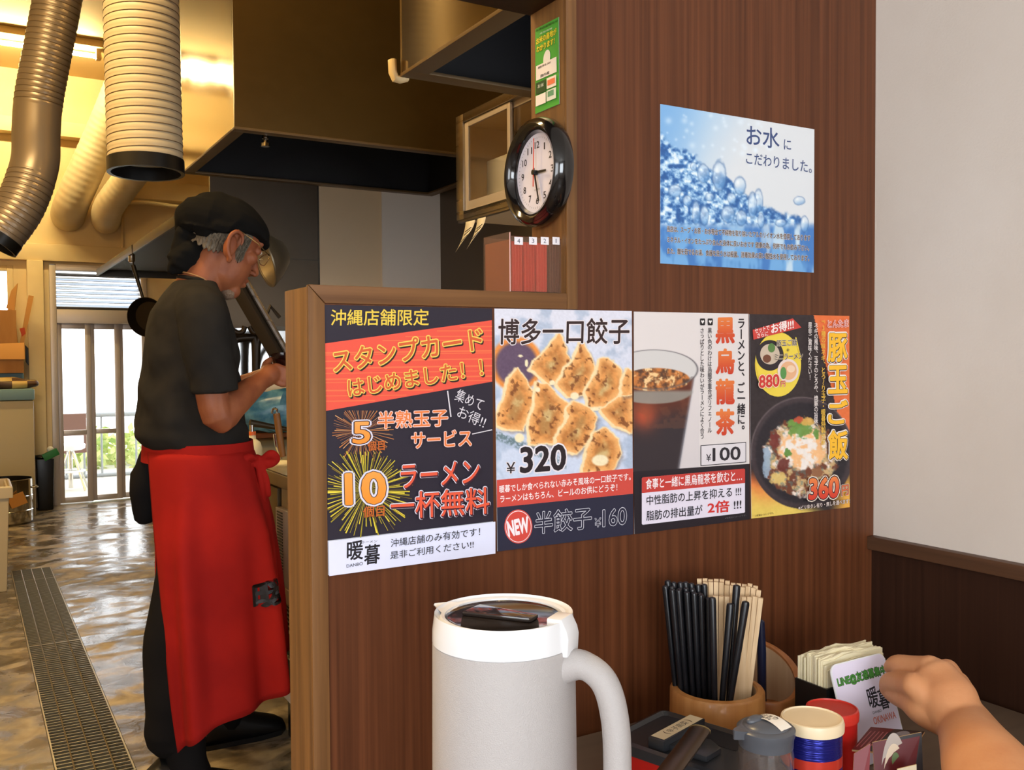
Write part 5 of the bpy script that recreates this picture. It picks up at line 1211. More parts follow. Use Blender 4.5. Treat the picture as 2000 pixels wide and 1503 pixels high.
# ------------------------------------------------------------------ leaning card
cb_ = V((.885, .727, TZ+.001)); ct_ = at(1636, 1300, 'Y', .762)
ex = V((1, 0, 0)); ey = (ct_-cb_); ey.x = 0; Hc = (at(1680, 1283, 'Y', .762)-V((0, cb_.y, cb_.z))); Hc = sqrt((Hc.y)**2+Hc.z**2); ey.normalize(); enr = ex.cross(ey)
WL = .0995
def cpt(x, y): return V((.8895, cb_.y, cb_.z))+ex*(x*WL)+ey*(y*Hc)
t = thing('notice_card', 'white upright card with green heading leaning on the napkin holder, held by the hand', 'card', tuple(cb_))
def rrect(x0, x1, y0, y1, r_, asp, n=6):
    q = []
    for cx, cy, a0_ in ((x1-r_, y0+r_*asp, -90), (x1-r_, y1-r_*asp, 0), (x0+r_, y1-r_*asp, 90), (x0+r_, y0+r_*asp, 180)):
        q += [(cx+r_*cos(R(a0_+90*k/n)), cy+r_*asp*sin(R(a0_+90*k/n))) for k in range(n+1)]
    return q
asp = WL/Hc; rq = rrect(0, 1, 0, 1, .11, asp)
b = MB(); b.rings([[cpt(*q) for q in rq], [cpt(*q)-enr*(-.0016) for q in rq]]) ; b.build('card_board', M['lidw'], t)
fr_ = enr if enr.y < 0 else -enr
p = Print(lambda x, y: cpt(x, y)+fr_*.0004+(fr_*.0016 if fr_.dot(enr) > 0 else V((0, 0, 0))), fr_, step=.00005)
p.poly(rrect(.015, .985, .01, .99, .1, asp), (222, 214, 232))
p.text('LINE@友達募集中', (.07, .77), (.95, .77), (.07, .875), (78, 148, 62), .02, [(.07, (32, 52, 34), 0, 0)])
p.text('暖', (.52, .50), (.70, .50), (.52, .70), K, .014); p.text('暮', (.70, .46), (.88, .46), (.70, .66), K, .014); p.text('DANBO', (.54, .445), (.70, .445), (.54, .47), K, 0)
p.text('OKINAWA', (.52, .345), (.93, .345), (.52, .415), (208, 112, 90), .012)
p.build('card_print', t)

# ------------------------------------------------------------------ jars and cans
def can(name, label, c, r_, h, body, lidc, cat='can', band=None, glossy=.2):
    t = thing(name, label, cat, (c.x, c.y, TZ)); z0 = TZ+.001; c = V((c.x, c.y, 0))
    b = MB(); b.lathe([(0, z0), (r_*.95, z0), (r_*.97, z0+.003), (r_*.97, z0+h-.009), (0, z0+h-.009)], c, 48); b.build('can_body', body, t)
    b = MB(); b.lathe([(r_*.955, z0+h-.011), (r_*1.03, z0+h-.011), (r_*1.04, z0+h-.004), (r_*1.0, z0+h), (r_*.94, z0+h+.0005), (r_*.92, z0+h-.001), (0, z0+h-.001)], c, 48); b.build('lid', lidc, t)
    if band:
        for za, zb2_, m_ in band:
            b = MB(); b.lathe([(r_*.972, z0+h*za), (r_*.975, z0+h*za), (r_*.975, z0+h*zb2_), (r_*.972, z0+h*zb2_)], c, 48); b.build('label_band', m_, t)
    return t
cc = dep(1586, 1400, .95); ch = cc.z-TZ
creaml = pbr('cream_lid', (232, 212, 176), .35)
t = can('spice_can', 'blue spice can with a white plastic lid, beside the grey lidded shaker', cc, .0305, ch, pbr('blue_foil', (34, 38, 130), .22, .6, bump=.25, bscale=(60, 60, 700)), creaml,
    band=((.62, .71, pbr('red_band', (200, 60, 44), .25, .3)), (.48, .56, pbr('silver_band', (180, 186, 210), .25, .8))))
c2 = dep(1625, 1400, 1.03); can('spice_can', 'red spice can half hidden behind the blue one', c2, .0275, dep(1612, 1381, 1.03).z-TZ, pbr('red_foil', (196, 34, 28), .3, .2), pbr('red_lid', (206, 52, 40), .35))
pc = dep(1496, 1415, .915); pz = pc.z; c = V((pc.x, pc.y, 0)); t = thing('pepper_shaker', 'glass shaker with a dark grey flip lid and a paper label on top', 'shaker', (pc.x, pc.y, TZ))
b = MB(); b.lathe([(0, TZ+.001), (.025, TZ+.001), (.027, TZ+.005), (.027, pz-.028), (.0255, pz-.018), (.0235, pz-.017), (.0235, TZ+.006), (0, TZ+.005)], c, 40); b.build('glass_body', pbr('shaker_glass', (236, 226, 222), .04, trans=.95), t)
b = MB(); b.lathe([(0, TZ+.006), (.0232, TZ+.0065), (.0232, pz-.045), (0, pz-.043)], c, 32); b.build('pepper_filling', pbr('ground_pepper', (120, 92, 66), .9, col2=(66, 48, 36), scale=(500, 500, 500)), t)
lm_ = pbr('grey_lid_plastic', (84, 86, 92), .3)
b = MB(); b.lathe([(.0235, pz-.02), (.0262, pz-.019), (.0268, pz-.010), (.028, pz-.007), (.0282, pz-.002), (.026, pz), (.0225, pz+.0005), (.0215, pz+.002), (.012, pz+.0055), (0, pz+.006)], c, 48); lo_ = b.build('lid', lm_, t)
b = MB(); sdir = (-camr*.95-camf*.3).normalized(); n = V((-sdir.y, sdir.x, 0))
b.rings([[c+sdir*s_+n*wd+V((0, 0, z)) for wd, z in ((w2, pz), (-w2, pz), (-w2*.6, pz-.009), (w2*.6, pz-.009))] for s_, w2 in ((.022, .010), (.032, .005), (.036, .0016))]); b.build('pour_lip', lm_, lo_)
b = MB(); b.ell(c-camr*.010+camf*.002+V((0, 0, pz+.005)), (.011, .006, .0045)); b.build('thumb_tab', lm_, lo_)
ld = (camr*.50-camf*.62).normalized(); ln = V((-ld.y, ld.x, 0))
p = Print(lambda x, y: c+camr*.004+camf*.001+ld*(x*.0195)+ln*(y*.0085)+V((0, 0, pz+.0078-.0058*x*x)), (0, 0, 1), step=.00005)
p.up()
u = np.linspace(-1, 1, 9)
p._add([(x, y) for y in (-1, 1) for x in u], [(i, i+1, i+10, i+9) for i in range(8)], [(226, 220, 210)]*18)
p.up(); p.text('コショウ', (-.75, -.1), (.35, -.1), (-.75, .75), (54, 48, 44), .02); p.text('調味料', (-.75, -.75), (.2, -.75), (-.75, -.25), (54, 48, 44), .01)
p.build('paper_label', t)

# ------------------------------------------------------------------ condiment box (red box, black lid, spoon)
t = thing('condiment_box', 'red lacquer condiment box with a black lid, between the jug and the bamboo cup', 'box', (.66, .77, TZ))
zr = .79; e0 = V(at(1293, 1384, 'Z', zr)); eL = V(at(1188, 1437, 'Z', zr)); 
ux = (e0-eL); ux.z = 0; Wb = ux.length+.0; ux.normalize(); uy = V((ux.y, -ux.x, 0)); Lb = .150
def bp_(x, y, z): return eL+ux*x+uy*y+V((0, 0, z-zr))
def rr3(x0, x1, y0, y1, z, r_=.008, n=4):
    q = []
    for cx, cy, a0_ in ((x1-r_, y0+r_, -90), (x1-r_, y1-r_, 0), (x0+r_, y1-r_, 90), (x0+r_, y0+r_, 180)):
        q += [bp_(cx+r_*cos(R(a0_+90*k/n)), cy+r_*sin(R(a0_+90*k/n)), z) for k in range(n+1)]
    return q
Wb = min(.108, ux.dot(e0-eL)+.002)
redl = pbr('red_lacquer', (176, 30, 24), .3); blk_ = pbr('black_lacquer_lid', (44, 45, 48), .34, coat=.2)
b = MB(); b.rings([rr3(.003, Wb-.003, .003, Lb-.003, TZ+.001), rr3(0, Wb, 0, Lb, TZ+.006), rr3(0, Wb, 0, Lb, zr-.012), rr3(.003, Wb-.003, .003, Lb-.003, zr-.012), rr3(.003, Wb-.003, .003, Lb-.003, TZ+.008)], caps=True); b.build('box_body', redl, t)
b = MB(); cutx, cuty = .052, .060
b.rings([rr3(-.002, Wb+.002, -.002, Lb+.002, zr-.0118), rr3(-.002, Wb+.002, -.002, Lb+.002, zr-.001), rr3(.003, Wb-.003, .003, Lb-.003, zr+.001), rr3(.006, Wb-.006, .006, Lb-.006, zr-.003)]); b.build('lid', blk_, t)
b = MB(); b.rings([[bp_(x, y, z) for x, y in ((.010, .046), (.094, .046), (.094, .066), (.010, .066))] for z in (zr-.003, zr+.010)]); lb_ = b.build('lid_bar', blk_, t, bevel=.0012)
b = MB(); b.rings([[bp_(x, y, z) for x, y in ((.020, .066), (.055, .066), (.063, .092), (.05, .112), (.020, .112))] for z in (zr-.0029, zr+.0035)]); b.build('lid_tab', blk_, t, bevel=.0012)
b = MB(); b.rings([[bp_(x, y, z) for x, y in ((.066, .072), (.104, .072), (.104, .12), (.066, .12))] for z in (zr-.0029, zr-.0026)]); b.build('spoon_opening_shade', M['near_black'], t)  # flat dark sheet on the lid paints the shaded hole for the spoon
q4 = [bp_(.013, .0475, zr+.0104), bp_(.092, .0475, zr+.0104), bp_(.092, .0645, zr+.0104), bp_(.013, .0645, zr+.0104)]
p = Print(lambda x, y: q4[3]+(q4[2]-q4[3])*x+(q4[0]-q4[3])*y, (0, 0, 1), step=.00005, k=1.0)
p.poly([(0, 0), (1, 0), (1, 1), (0, 1)], (226, 208, 168)); p.text('辛子高菜', (.27, .26), (.73, .26), (.27, .78), (50, 42, 46), .0); p.text('(', (.20, .2), (.24, .2), (.20, .8), (120, 100, 84)); p.text(')', (.77, .2), (.81, .2), (.77, .8), (120, 100, 84))
p.build('name_strip', lb_)
t = thing('serving_spoon', 'dark serving spoon handle lying out of the condiment box', 'spoon', tuple(bp_(.09, .08, zr)))
pts = smooth([dep(1369, 1421, .985), dep(1361, 1432, .972), dep(1343, 1457, .94), dep(1318, 1490, .90), dep(1300, 1515, .875)], 6)
pts = [V((q.x, q.y, max(q.z, zr+.0035))) for q in pts]
b = MB(); b.tube(pts, [.009]+[.0115]*(len(pts)-1), 14, flat=.4); b.build('handle', pbr('spoon_steel', (84, 68, 54), .3, .8), t)
b = MB(); b.tube([pts[0], pts[1], pts[2]], [.0094, .0106, .0119], 14, flat=.46); b.build('handle_highlight', pbr('tip_highlight', (206, 178, 120), .25, .7), t)  # pale end piece: the highlight on the dark handle, put into its colour

# ------------------------------------------------------------------ leaflets in front of the card
def leaflet(label, P, th, fn=None, edge=(220, 190, 140)):
    """thick folded leaflet: corner points TL, TR, BR, BL"""
    P = [V(q) for q in P]; nrm = (P[1]-P[0]).cross(P[3]-P[0]).normalized()
    if nrm.dot(EYE-P[0]) < 0: nrm = -nrm
    t = thing('leaflet', label, 'leaflet', tuple(P[3]), 'leaflets in front of the white card')
    b = MB(); b.rings([[q-nrm*th for q in P], P]); b.build('pages', pbr('page_edge', edge, .7), t)
    p = Print(lambda x, y: P[0].lerp(P[1], x).lerp(P[3].lerp(P[2], x), y)+nrm*.0002, nrm, step=.00005, k=1.0); fn(p); p.build('cover', t)
def red_cover(p):
    p.poly([(0, 0), (1, 0), (1, 1), (0, 1)], (92, 18, 24)); p.poly([(.45, 0), (1, 0), (1, 1), (.2, 1)], (44, 38, 42))
    p.oval((.66, .55), .2, .5, (136, 136, 142)); p.oval((.66, .6), .13, .34, (98, 98, 104))
    p.up()
    for i in range(5): p.poly([(.06+.075*i, .18), (.08+.075*i, .18), (.05+.075*i, .88), (.03+.075*i, .88)], (166, 96, 100), up=False)
def bowl_cover(p):
    p.poly([(0, 0), (1, 0), (1, 1), (0, 1)], (88, 16, 20)); p.poly([(.5, 0), (1, 0), (1, 1), (.62, 1)], (40, 36, 38))
    p.oval((.42, .6), .30, .66, (168, 156, 146)); p.oval((.42, .58), .25, .52, (206, 186, 160)); p.oval((.40, .66), .13, .3, (196, 140, 110)); p.oval((.45, .25), .08, .09, (86, 104, 60)); p.oval((.33, .55), .03, .08, (150, 52, 40))
    p.oval((.60, .93), .1, .08, (180, 70, 44)); p.oval((.78, .40), .05, .07, (176, 176, 178)); p.poly([(.78, .7), (.84, .7), (.82, .95), (.74, .95)], (120, 106, 96))
z_ = TZ+.001
def vert(x, y, dz): q = V((x, y, z_+dz)); return q
tl_, tr_, bl_ = dep(1701, 1418, 1.035), dep(1806, 1427, 1.015), dep(1664, 1462, .985)
leaflet('dark red leaflet lying back against the white card', (tl_, tr_, bl_+(tr_-tl_), bl_), .0018, red_cover)
tl_, tr_ = dep(1704, 1448, .97), dep(1800, 1428, .965)
bl_, br_ = V((tl_.x-.006, tl_.y-.012, z_)), V((tr_.x-.008, tr_.y-.010, z_))
leaflet('upright leaflet with a photo of a soup bowl, below the white card', (tl_, tr_, br_, bl_), .0016, bowl_cover)
b_l = dep(1752, 1500, .94); b_r = dep(1790, 1491, .935)
def small_cover(p):
    p.poly([(0, 0), (1, 0), (1, 1), (0, 1)], (214, 200, 168)); p.text('メニュー', (.3, .6), (.95, .6), (.3, .25), (80, 60, 50), .01)
leaflet('cream leaflet standing in front of the soup bowl one, at the bottom edge', (b_l, b_r, V((b_r.x-.004, b_r.y-.006, z_)), V((b_l.x-.004, b_l.y-.006, z_))), .0014, small_cover)
tl_, tr_ = dep(1668, 1470, .965), dep(1700, 1450, .965)
leaflet('narrow dark red leaflet left of the soup bowl one', (tl_, tr_, V((tr_.x-.02, tr_.y-.012, z_)), V((tl_.x-.02, tl_.y-.012, z_))), .0014, lambda p: p.poly([(0, 0), (1, 0), (1, 1), (0, 1)], (118, 28, 34)))
# ------------------------------------------------------------------ the cook
skin = pbr('weathered_skin', (148, 87, 55), .5, col2=(130, 72, 46), scale=(22, 22, 22), bump=.08, bscale=(300, 300, 300), spec=.35)
shirtm = pbr('black_cotton', (38, 35, 32), .9, col2=(31, 29, 27), scale=(14, 14, 14), bump=.1, bscale=(700, 700, 700), spec=.15)
trom = pbr('black_trousers', (24, 22, 22), .9, spec=.1)
bandm = pbr('black_bandana', (20, 19, 18), .95, bump=.15, bscale=(500, 500, 500), spec=.1)
redm = pbr('red_apron', (160, 25, 17), .85, col2=(138, 18, 14), scale=(5, 5, 5), bump=.1, bscale=(700, 700, 700), spec=.2)
hairm = pbr('grey_hair', (118, 108, 92), .9, col2=(84, 76, 64), scale=(260, 260, 60), bump=.4, bscale=(400, 400, 60))
YM = 2.75
cook = thing('person', 'cook in black shirt, bandana and red apron, bent over a small dark bowl', 'person', (.56, YM, 0))
def hm(x, y, Y): return at(x, y, 'Y', Y)
H = V((.655, YM, 1.565)); yw, pt_ = R(15), R(-22)
hf = V((cos(pt_)*cos(yw), cos(pt_)*sin(yw), sin(pt_))); hs = V((-sin(yw), cos(yw), 0)); ht = hf.cross(hs)
HM = Matrix((hf, hs, ht)).transposed()*1.08
def hl(x, y, z): return H+HM @ V((x, y, z*(1.16 if z < 0 and x > .02 else 1)))
def sect(b, rows, n=40, e=2.3):
    """closed loft through flattened rings: z, centre x, half depth, centre y, half width"""
    rs = []
    for z, xc, hx, yc, hy in rows:
        ring = []
        for k in range(n):
            a = 2*pi*k/n; c, s_ = cos(a), sin(a)
            ring.append(V((xc+hx*abs(c)**(2/e)*(1 if c > 0 else -1), yc+hy*abs(s_)**(2/e)*(1 if s_ > 0 else -1), z)))
        rs.append(ring)
    b.rings(rs)
def dense(rows, m=5):
    out = []
    for a, c in zip(rows, rows[1:]):
        for k in range(m): out.append(tuple(a[i]+(c[i]-a[i])*k/m for i in range(5)))
    return out+[rows[-1]]
shirt_rows = [(.952, .578, .128, YM, .165), (.968, .572, .140, YM, .172), (1.00, .560, .148, YM, .175), (1.04, .555, .150, YM, .174), (1.12, .554, .136, YM, .170), (1.21, .556, .126, YM, .174),
              (1.29, .556, .114, YM, .184), (1.345, .556, .100, YM, .186), (1.385, .562, .082, YM, .150), (1.412, .568, .066, YM, .105), (1.432, .574, .055, YM, .075)]
shR, elR, wrR = V((.545, YM-.165, 1.345)), hm(424, 812, YM-.20), hm(514, 738, YM-.07)
shL, elL, wrL = V((.56, YM+.165, 1.345)), V((.67, YM+.22, 1.08)), V((.845, YM+.12, 1.17))
b = MB()
b.ell(hl(-.005, 0, .012), (.106, .082, .078), HM); b.ell(hl(.032, 0, -.052), (.068, .064, .082), HM); b.ell(hl(.070, 0, -.108), (.026, .03, .024), HM)
b.ell(hl(.030, 0, -.085), (.05, .058, .04), HM)
b.ell(hl(.086, 0, .018), (.018, .052, .013), HM)
for s_ in (-1, 1):
    b.ell(hl(.070, .042*s_, -.028), (.022, .022, .02), HM); b.ell(hl(.086, .033*s_, -.004), (.013, .019, .012), HM)
    b.limb([hl(.108, .012*s_, -.050), hl(.112, .016*s_, -.052)], [.008, .007], 10)
    b.ell(hl(-.012, .083*s_, -.044), (.020, .006, .032), HM)                                  # ear plate
    q = [(-.004, -.040), (-.016, -.028), (-.026, -.004), (-.026, .018), (-.014, .034), (.004, .034), (.012, .022), (.012, .008)]
    b.limb([hl(x, (.085+.010*(1 if x < 0 else .5))*s_, z-.036) for x, z in q], [.006, .006, .0065, .0065, .0065, .006, .005, .004], 10)
    b.ell(hl(-.004, .088*s_, -.078), (.008, .006, .010), HM)
b.limb([hl(.094, 0, .006), hl(.108, 0, -.022), hl(.118, 0, -.044)], [.009, .0105, .0135], 12)
b.ell(hl(.096, 0, -.074), (.011, .024, .006), HM); b.ell(hl(.093, 0, -.086), (.012, .022, .007), HM)
b.limb([hl(.0, 0, -.05), V((.600, YM, 1.46)), V((.57, YM, 1.39)), V((.56, YM, 1.34))], [.062, .060, .066, .09], 24)
sect(b, dense([(z, xc, hx-.014, yc, hy-.016) for z, xc, hx, yc, hy in shirt_rows[:-1]]+[(1.425, .572, .05, YM, .06)], 2), e=2.2)
sect(b, dense([(.80, .575, .11, YM, .15), (.88, .575, .125, YM, .155), (.96, .575, .115, YM, .15)], 2))
for sh, el, wr in ((shR, elR, wrR), (shL, elL, wrL)):
    b.limb([sh, sh.lerp(el, .45), el, el.lerp(wr, .3), el.lerp(wr, .7), wr], [.052, .046, .041, .043, .034, .027], 18)
for (hip, kn, an) in ((V((.555, YM-.085, .88)), V((.55, YM-.12, .48)), V((.50, YM-.145, .10))), (V((.575, YM+.085, .88)), V((.67, YM+.14, .48)), V((.69, YM+.205, .10)))):
    b.limb([hip, kn, an, an+V((.02, 0, -.045)), an+V((.10, 0, -.078))], [.08, .055, .04, .030, .012], 16)
# right hand: palm, thumb up against the bowl, four fingers under it
bowlc = hm(562, 706, YM-.015)
def fingers(b, wr, palm, kn, tips, th, s_=1):
    b.limb([wr, wr.lerp(palm, .6), palm], [.026, .030, .030], 16)
    for k, tp, r_ in zip(kn, tips, (.0100, .0104, .0098, .0086)):
        mid = k.lerp(tp, .5)+V((.004, -.012*s_, -.010)); b.limb([palm.lerp(k, .35), k, mid, tp], [r_*1.2, r_*1.12, r_, r_*.82], 12)
    b.limb(th, [.015, .0125, .0108, .0085], 12)
palmR = hm(529, 728, YM-.05)
fingers(b, wrR, palmR, [hm(x, y, YM-.055) for x, y in ((538, 714), (543, 724), (544, 735), (541, 745))], [hm(x, y, YM-.03) for x, y in ((566, 712), (569, 722), (567, 732), (561, 741))],
        [palmR+V((-.012, -.006, 0)), hm(517, 722, YM-.045), hm(520, 708, YM-.03), hm(531, 700, YM-.015)])
palmL = V((.862, YM+.075, 1.185))
fingers(b, wrL, palmL, [palmL+V((.02, -.01, .014-.013*i)) for i in range(4)], [palmL+V((.03, -.05, .012-.011*i)) for i in range(4)], [palmL+V((-.01, 0, .01)), palmL+V((-.008, -.012, .03)), palmL+V((0, -.028, .04)), palmL+V((.004, -.042, .042))], -1)
body = remesh(b.build('body', skin, cook), .0038, 5)
# eyes and glasses
for s_ in (-1, 1):
    b = MB(); b.ell(hl(.0945, .033*s_, -.004), (.0075, .012, .0065), HM); b.build('eye', pbr('eye_white', (206, 196, 184), .2), cook)
b = MB()
for s_ in (-1, 1):
    c = hl(.120, .034*s_, -.012); b.tube([c+HM @ V((-.006*abs(cos(2*pi*k/20)), .024*cos(2*pi*k/20)*s_, .017*sin(2*pi*k/20))) for k in range(20)], .0013, 6, loop=True)
    b.tube([hl(.114, .058*s_, -.006), hl(.06, .078*s_, .002), hl(-.01, .090*s_, .006)], .0014, 6)
b.tube([hl(.122, .011, -.008), hl(.124, 0, -.005), hl(.122, -.011, -.008)], .0013, 6)
b.build('glasses', M['chrome'], cook)
# hair and beard
def side_of_head(x, z):
    q = [(-.005, .012, .106, .078, .082), (.032, -.052, .068, .082, .064), (-.028, -.075, .064, .09, .062)]
    return max([c*sqrt(max(0, 1-((x-a)/ra)**2-((z-b_)/rb)**2)) for a, b_, ra, rb, c in q])
for nm, (xa_, xb_, za_, zb2) in (('hair', (-.088, -.014, .022, -.070)), ('sideburn', (.018, .044, .014, -.056))):
    b = MB()
    for s_ in (-1, 1):
        NX, NZ = 22, 22; G = []
        for jz in range(NZ+1):
            row = []
            for ix in range(NX+1):
                u, v = ix/NX, jz/NZ; x = xa_+(xb_-xa_)*u; z = za_+(zb2-za_)*v*(.82+.18*sin(pi*u)+.06*sin(u*40))
                e_ = min(1, 5*min(u, 1-u))*min(1, 5*min(v, 1-v))
                row.append(b.bm.verts.new(hl(x, (side_of_head(x, z)-.002+e_*(.0055+.0022*sin(u*75+4*noise.noise(V((u*3, v*5, 1))))))*s_, z)))
            G.append(row)
        for a_, c_ in zip(G, G[1:]):
            for ix in range(NX): b.face((a_[ix], a_[ix+1], c_[ix+1], c_[ix]))
    o = b.build(nm, hairm, cook); sd = o.modifiers.new('thick', 'SOLIDIFY'); sd.thickness = .003; sd.offset = 0
b = MB(); b.ell(hl(.064, 0, -.116), (.023, .027, .019), HM); b.disp(lambda p: .003*noise.noise(p*120)); b.build('beard', pbr('pale_beard', (138, 116, 96), .95, col2=(110, 84, 64), scale=(300, 300, 120)), cook)
# bandana: cap, folded band, knot and hanging tails
b = MB(); n = 44; rs = []
for i in range(1, 15):
    a = pi*.56*i/14; ring = []
    for k in range(n):
        t_ = 2*pi*k/n; d = V((sin(a)*cos(t_), sin(a)*sin(t_), cos(a)))
        low = max(0, (i-9)/5); p = V((d.x*.124-.0, d.y*.096, d.z*.091+.020+low*(.0+.012*cos(t_)+(.016*abs(sin(t_)) if cos(t_) > -.2 else -.02))))
        q = H+HM @ p; q += (HM @ d)*(.006*noise.noise(q*22)+.003*sin(a*20+t_*3)*low); ring.append(q)
    rs.append(ring)
b.rings(rs)
b.limb([hl(-.060, -.02, .015), hl(-.090, .0, .01), hl(-.085, .02, -.01)], [.068, .058, .045], 20)
band = remesh(b.build('bandana', bandm, cook), .004, 3)
tmp = MB(); tmp.bm.from_mesh(band.data); tmp.disp(lambda q: .0022*sin(((q-H).dot(ht.normalized())*150+(q-H).dot(hf)*45+4*noise.noise(q*12)))*max(0, noise.noise(q*9+V((5, 0, 0)))+.25)); tmp.bm.to_mesh(band.data); tmp.bm.free()
b = MB()
b.ell(hm(385, 470, YM-.03), (.032, .03, .028))
for q, rr_ in ((((392, 468), (368, 490), (345, 515), (336, 522)), (.022, .036, .034, .016)), (((385, 478), (372, 505), (362, 520)), (.022, .030, .020)), (((362, 440), (352, 475), (347, 505)), (.02, .022, .018))):
    b.limb([hm(x, y, YM-.02) for x, y in q], rr_, 16)
b.disp(lambda p: .005*noise.noise(p*34)+.002*sin(p.z*260+p.x*90))
remesh(b.build('bandana_tail', bandm, cook), .004, 3)
# shirt with sleeves
b = MB(); sect(b, dense(shirt_rows, 6), 56, 2.25)
hemc = (hm(378, 773, YM-.2)+hm(459, 756, YM-.2))/2
b.limb([V((.552, YM-.12, 1.362)), V((.553, YM-.175, 1.325)), V((.560, YM-.195, 1.24)), hemc+V((-.006, 0, .045))], [.060, .066, .066, .060], 22)
d = (elR-shR).normalized(); b.tube([hemc+V((-.012, 0, .08)), hemc+V((-.003, 0, .03)), hemc], [.058, .060, .0615], 24)
b.limb([V((.556, YM+.12, 1.362)), V((.575, YM+.185, 1.31)), V((.62, YM+.205, 1.2)), V((.645, YM+.21, 1.14))], [.060, .064, .062, .060], 22)
def folds(p):
    k = .0045*noise.noise(V((p.x*9, p.y*9, p.z*7)))+.0025*noise.noise(p*26)
    if p.z < 1.1: k += .006*sin(p.z*70+atan2(p.y-YM, p.x-.56)*2)*max(0, 1-(p.z-.95)/.15)
    return k
b.disp(folds)
sh_ = remesh(b.build('shirt', shirtm, cook), .006, 4)
dsp = MB(); dsp.bm.from_mesh(sh_.data)
dsp.disp(lambda p: .010*sin(55*(p.z*.8+(p.x-.5)*.9)+3*noise.noise(p*8))*max(0, noise.noise(p*5+V((3, 1, 2)))+.15))
dsp.bm.to_mesh(sh_.data); dsp.bm.free()
b = MB(); rs = []
b.tube([V((.578+.050*cos(a), YM+.066*sin(a), 1.431-.012*cos(a)-.012*max(0, cos(a)))) for a in [2*pi*k/32 for k in range(32)]], .006, 8, loop=True); b.build('collar_rib', shirtm, cook)
b = MB(); b.tube([V((.582+.056*cos(a), YM+.070*sin(a), 1.436-.022*cos(a)-.02*max(0, cos(a)))) for a in [2*pi*k/32 for k in range(32)]], .0022, 6, loop=True); b.build('neck_cord', pbr('cord_tan', (150, 110, 70), .7), cook)
# trousers
b = MB(); sect(b, dense([(.80, .572, .125, YM, .168), (.88, .572, .132, YM, .170), (.965, .574, .122, YM, .162)], 3), 44)
nl0, nl1 = hm(286, 1425, YM-.14), hm(398, 1440, YM-.14); an = (nl0+nl1)/2; an.x -= .006
b.limb([V((.560, YM-.070, .87)), V((.530, YM-.10, .66)), V((an.x+.012, YM-.112, .45)), V((an.x+.004, YM-.12, .32)), V((an.x, YM-.12, .198))], [.098, .088, .078, .073, .072], 24)
b.limb([V((.575, YM+.085, .88)), V((.64, YM+.12, .66)), V((.68, YM+.15, .45)), V((.685, YM+.19, .22)), V((.68, YM+.205, .16))], [.108, .094, .082, .078, .076], 24)
b.disp(lambda p: .006*noise.noise(p*9)+.004*sin(p.z*60+p.x*20)*max(0, .5-p.z))
remesh(b.build('trousers', trom, cook), .006, 4)
# towel hanging from the back of the waist
b = MB(); b.limb([hm(300, 885, YM+.03), hm(287, 945, YM+.05), hm(284, 1000, YM+.06)], [.035, .048, .034], 14); b.disp(lambda p: .006*noise.noise(p*30)); b.build('back_towel', trom, cook)
# socks and shoes
b = MB(); b.limb([V((.50, YM-.14, .22)), V((.50, YM-.14, .12)), V((.515, YM-.14, .07))], [.054, .053, .052], 16); b.build('sock', trom, cook)
b = MB(); b.limb([V((.69, YM+.205, .18)), V((.69, YM+.205, .11)), V((.70, YM+.21, .07))], [.048, .047, .046], 16); b.build('sock', trom, cook)
shm = pbr('black_shoe', (20, 19, 18), .45)
for c, dy in ((V((an.x-.015, YM-.13, 0)), -.02), (V((.665, YM+.215, 0)), .0)):
    b = MB(); rs = []
    for s_, wd, h_ in ((-.078, .026, .06), (-.062, .040, .10), (-.02, .047, .135), (.04, .046, .118), (.09, .047, .088), (.14, .048, .07), (.18, .044, .056), (.205, .030, .04), (.213, .012, .022)):
        rs.append([c+V((s_, dy*max(0, s_)*2, 0))+V((0, wd*cos(a_), max(.001, h_*.5+h_*.5*sin(a_)))) for a_ in [2*pi*k/20 for k in range(20)]])
    b.rings(rs); o = b.build('shoe', shm, cook)
    b = MB(); b.rings([[c+V((s_, dy*max(0, s_)*2+wd*sg, z)) for s_, wd, sg in ((-.078, .02, -1), (-.04, .042, -1), (.12, .049, -1), (.19, .038, -1), (.216, .0, 1), (.19, .038, 1), (.12, .049, 1), (-.04, .042, 1), (-.078, .02, 1))] for z in (.0005, .016)]); b.build('shoe_sole', M['black'], o)
# apron: one sheet of cloth round the legs, open at the back
def apron(ph, u):
    """ph: angle from the front towards the near side; u: 0 at the waist, 1 at the hem"""
    a = R(ph); hem = .16+.20*max(0, min(1, (142-ph)/126))**.8
    z = .958+(hem-.958)*u
    f = min(1, u*1.0)**.75
    xc = .572+.036*f; hx = .148+.022*f; yc = YM-.0*f; hy = .183+.088*f
    e = 1-.40*min(1, f*2.2); hx += .010*min(1, f*2.5); hy += .012*min(1, f*2.5); ca = abs(cos(a))**e*(1 if cos(a) > 0 else -1); sa = abs(sin(a))**e*(1 if sin(a) > 0 else -1)
    wv = (.012*sin(R(ph)*6.5+1.5*u)+.008*sin(R(ph)*13+.5))*min(1, u*1.6)*(1 if ph < 130 else max(.2, (166-ph)/36))
    r_ = 1+wv/.16
    return V((xc+hx*ca*r_, yc-hy*sa*r_, z))
b = MB(); NP, NU = 96, 40
G_ = [[b.bm.verts.new(apron((164-26*j/NU)*(1-i/NP)-120*i/NP, j/NU)) for i in range(NP+1)] for j in range(NU+1)]
for a, c in zip(G_, G_[1:]):
    for i in range(NP): b.face((a[i], a[i+1], c[i+1], c[i]))
o = b.build('apron', redm, cook, ang=80); sd = o.modifiers.new('cloth', 'SOLIDIFY'); sd.thickness = .003; sd.offset = 0
ap = o
b = MB(); n = 60
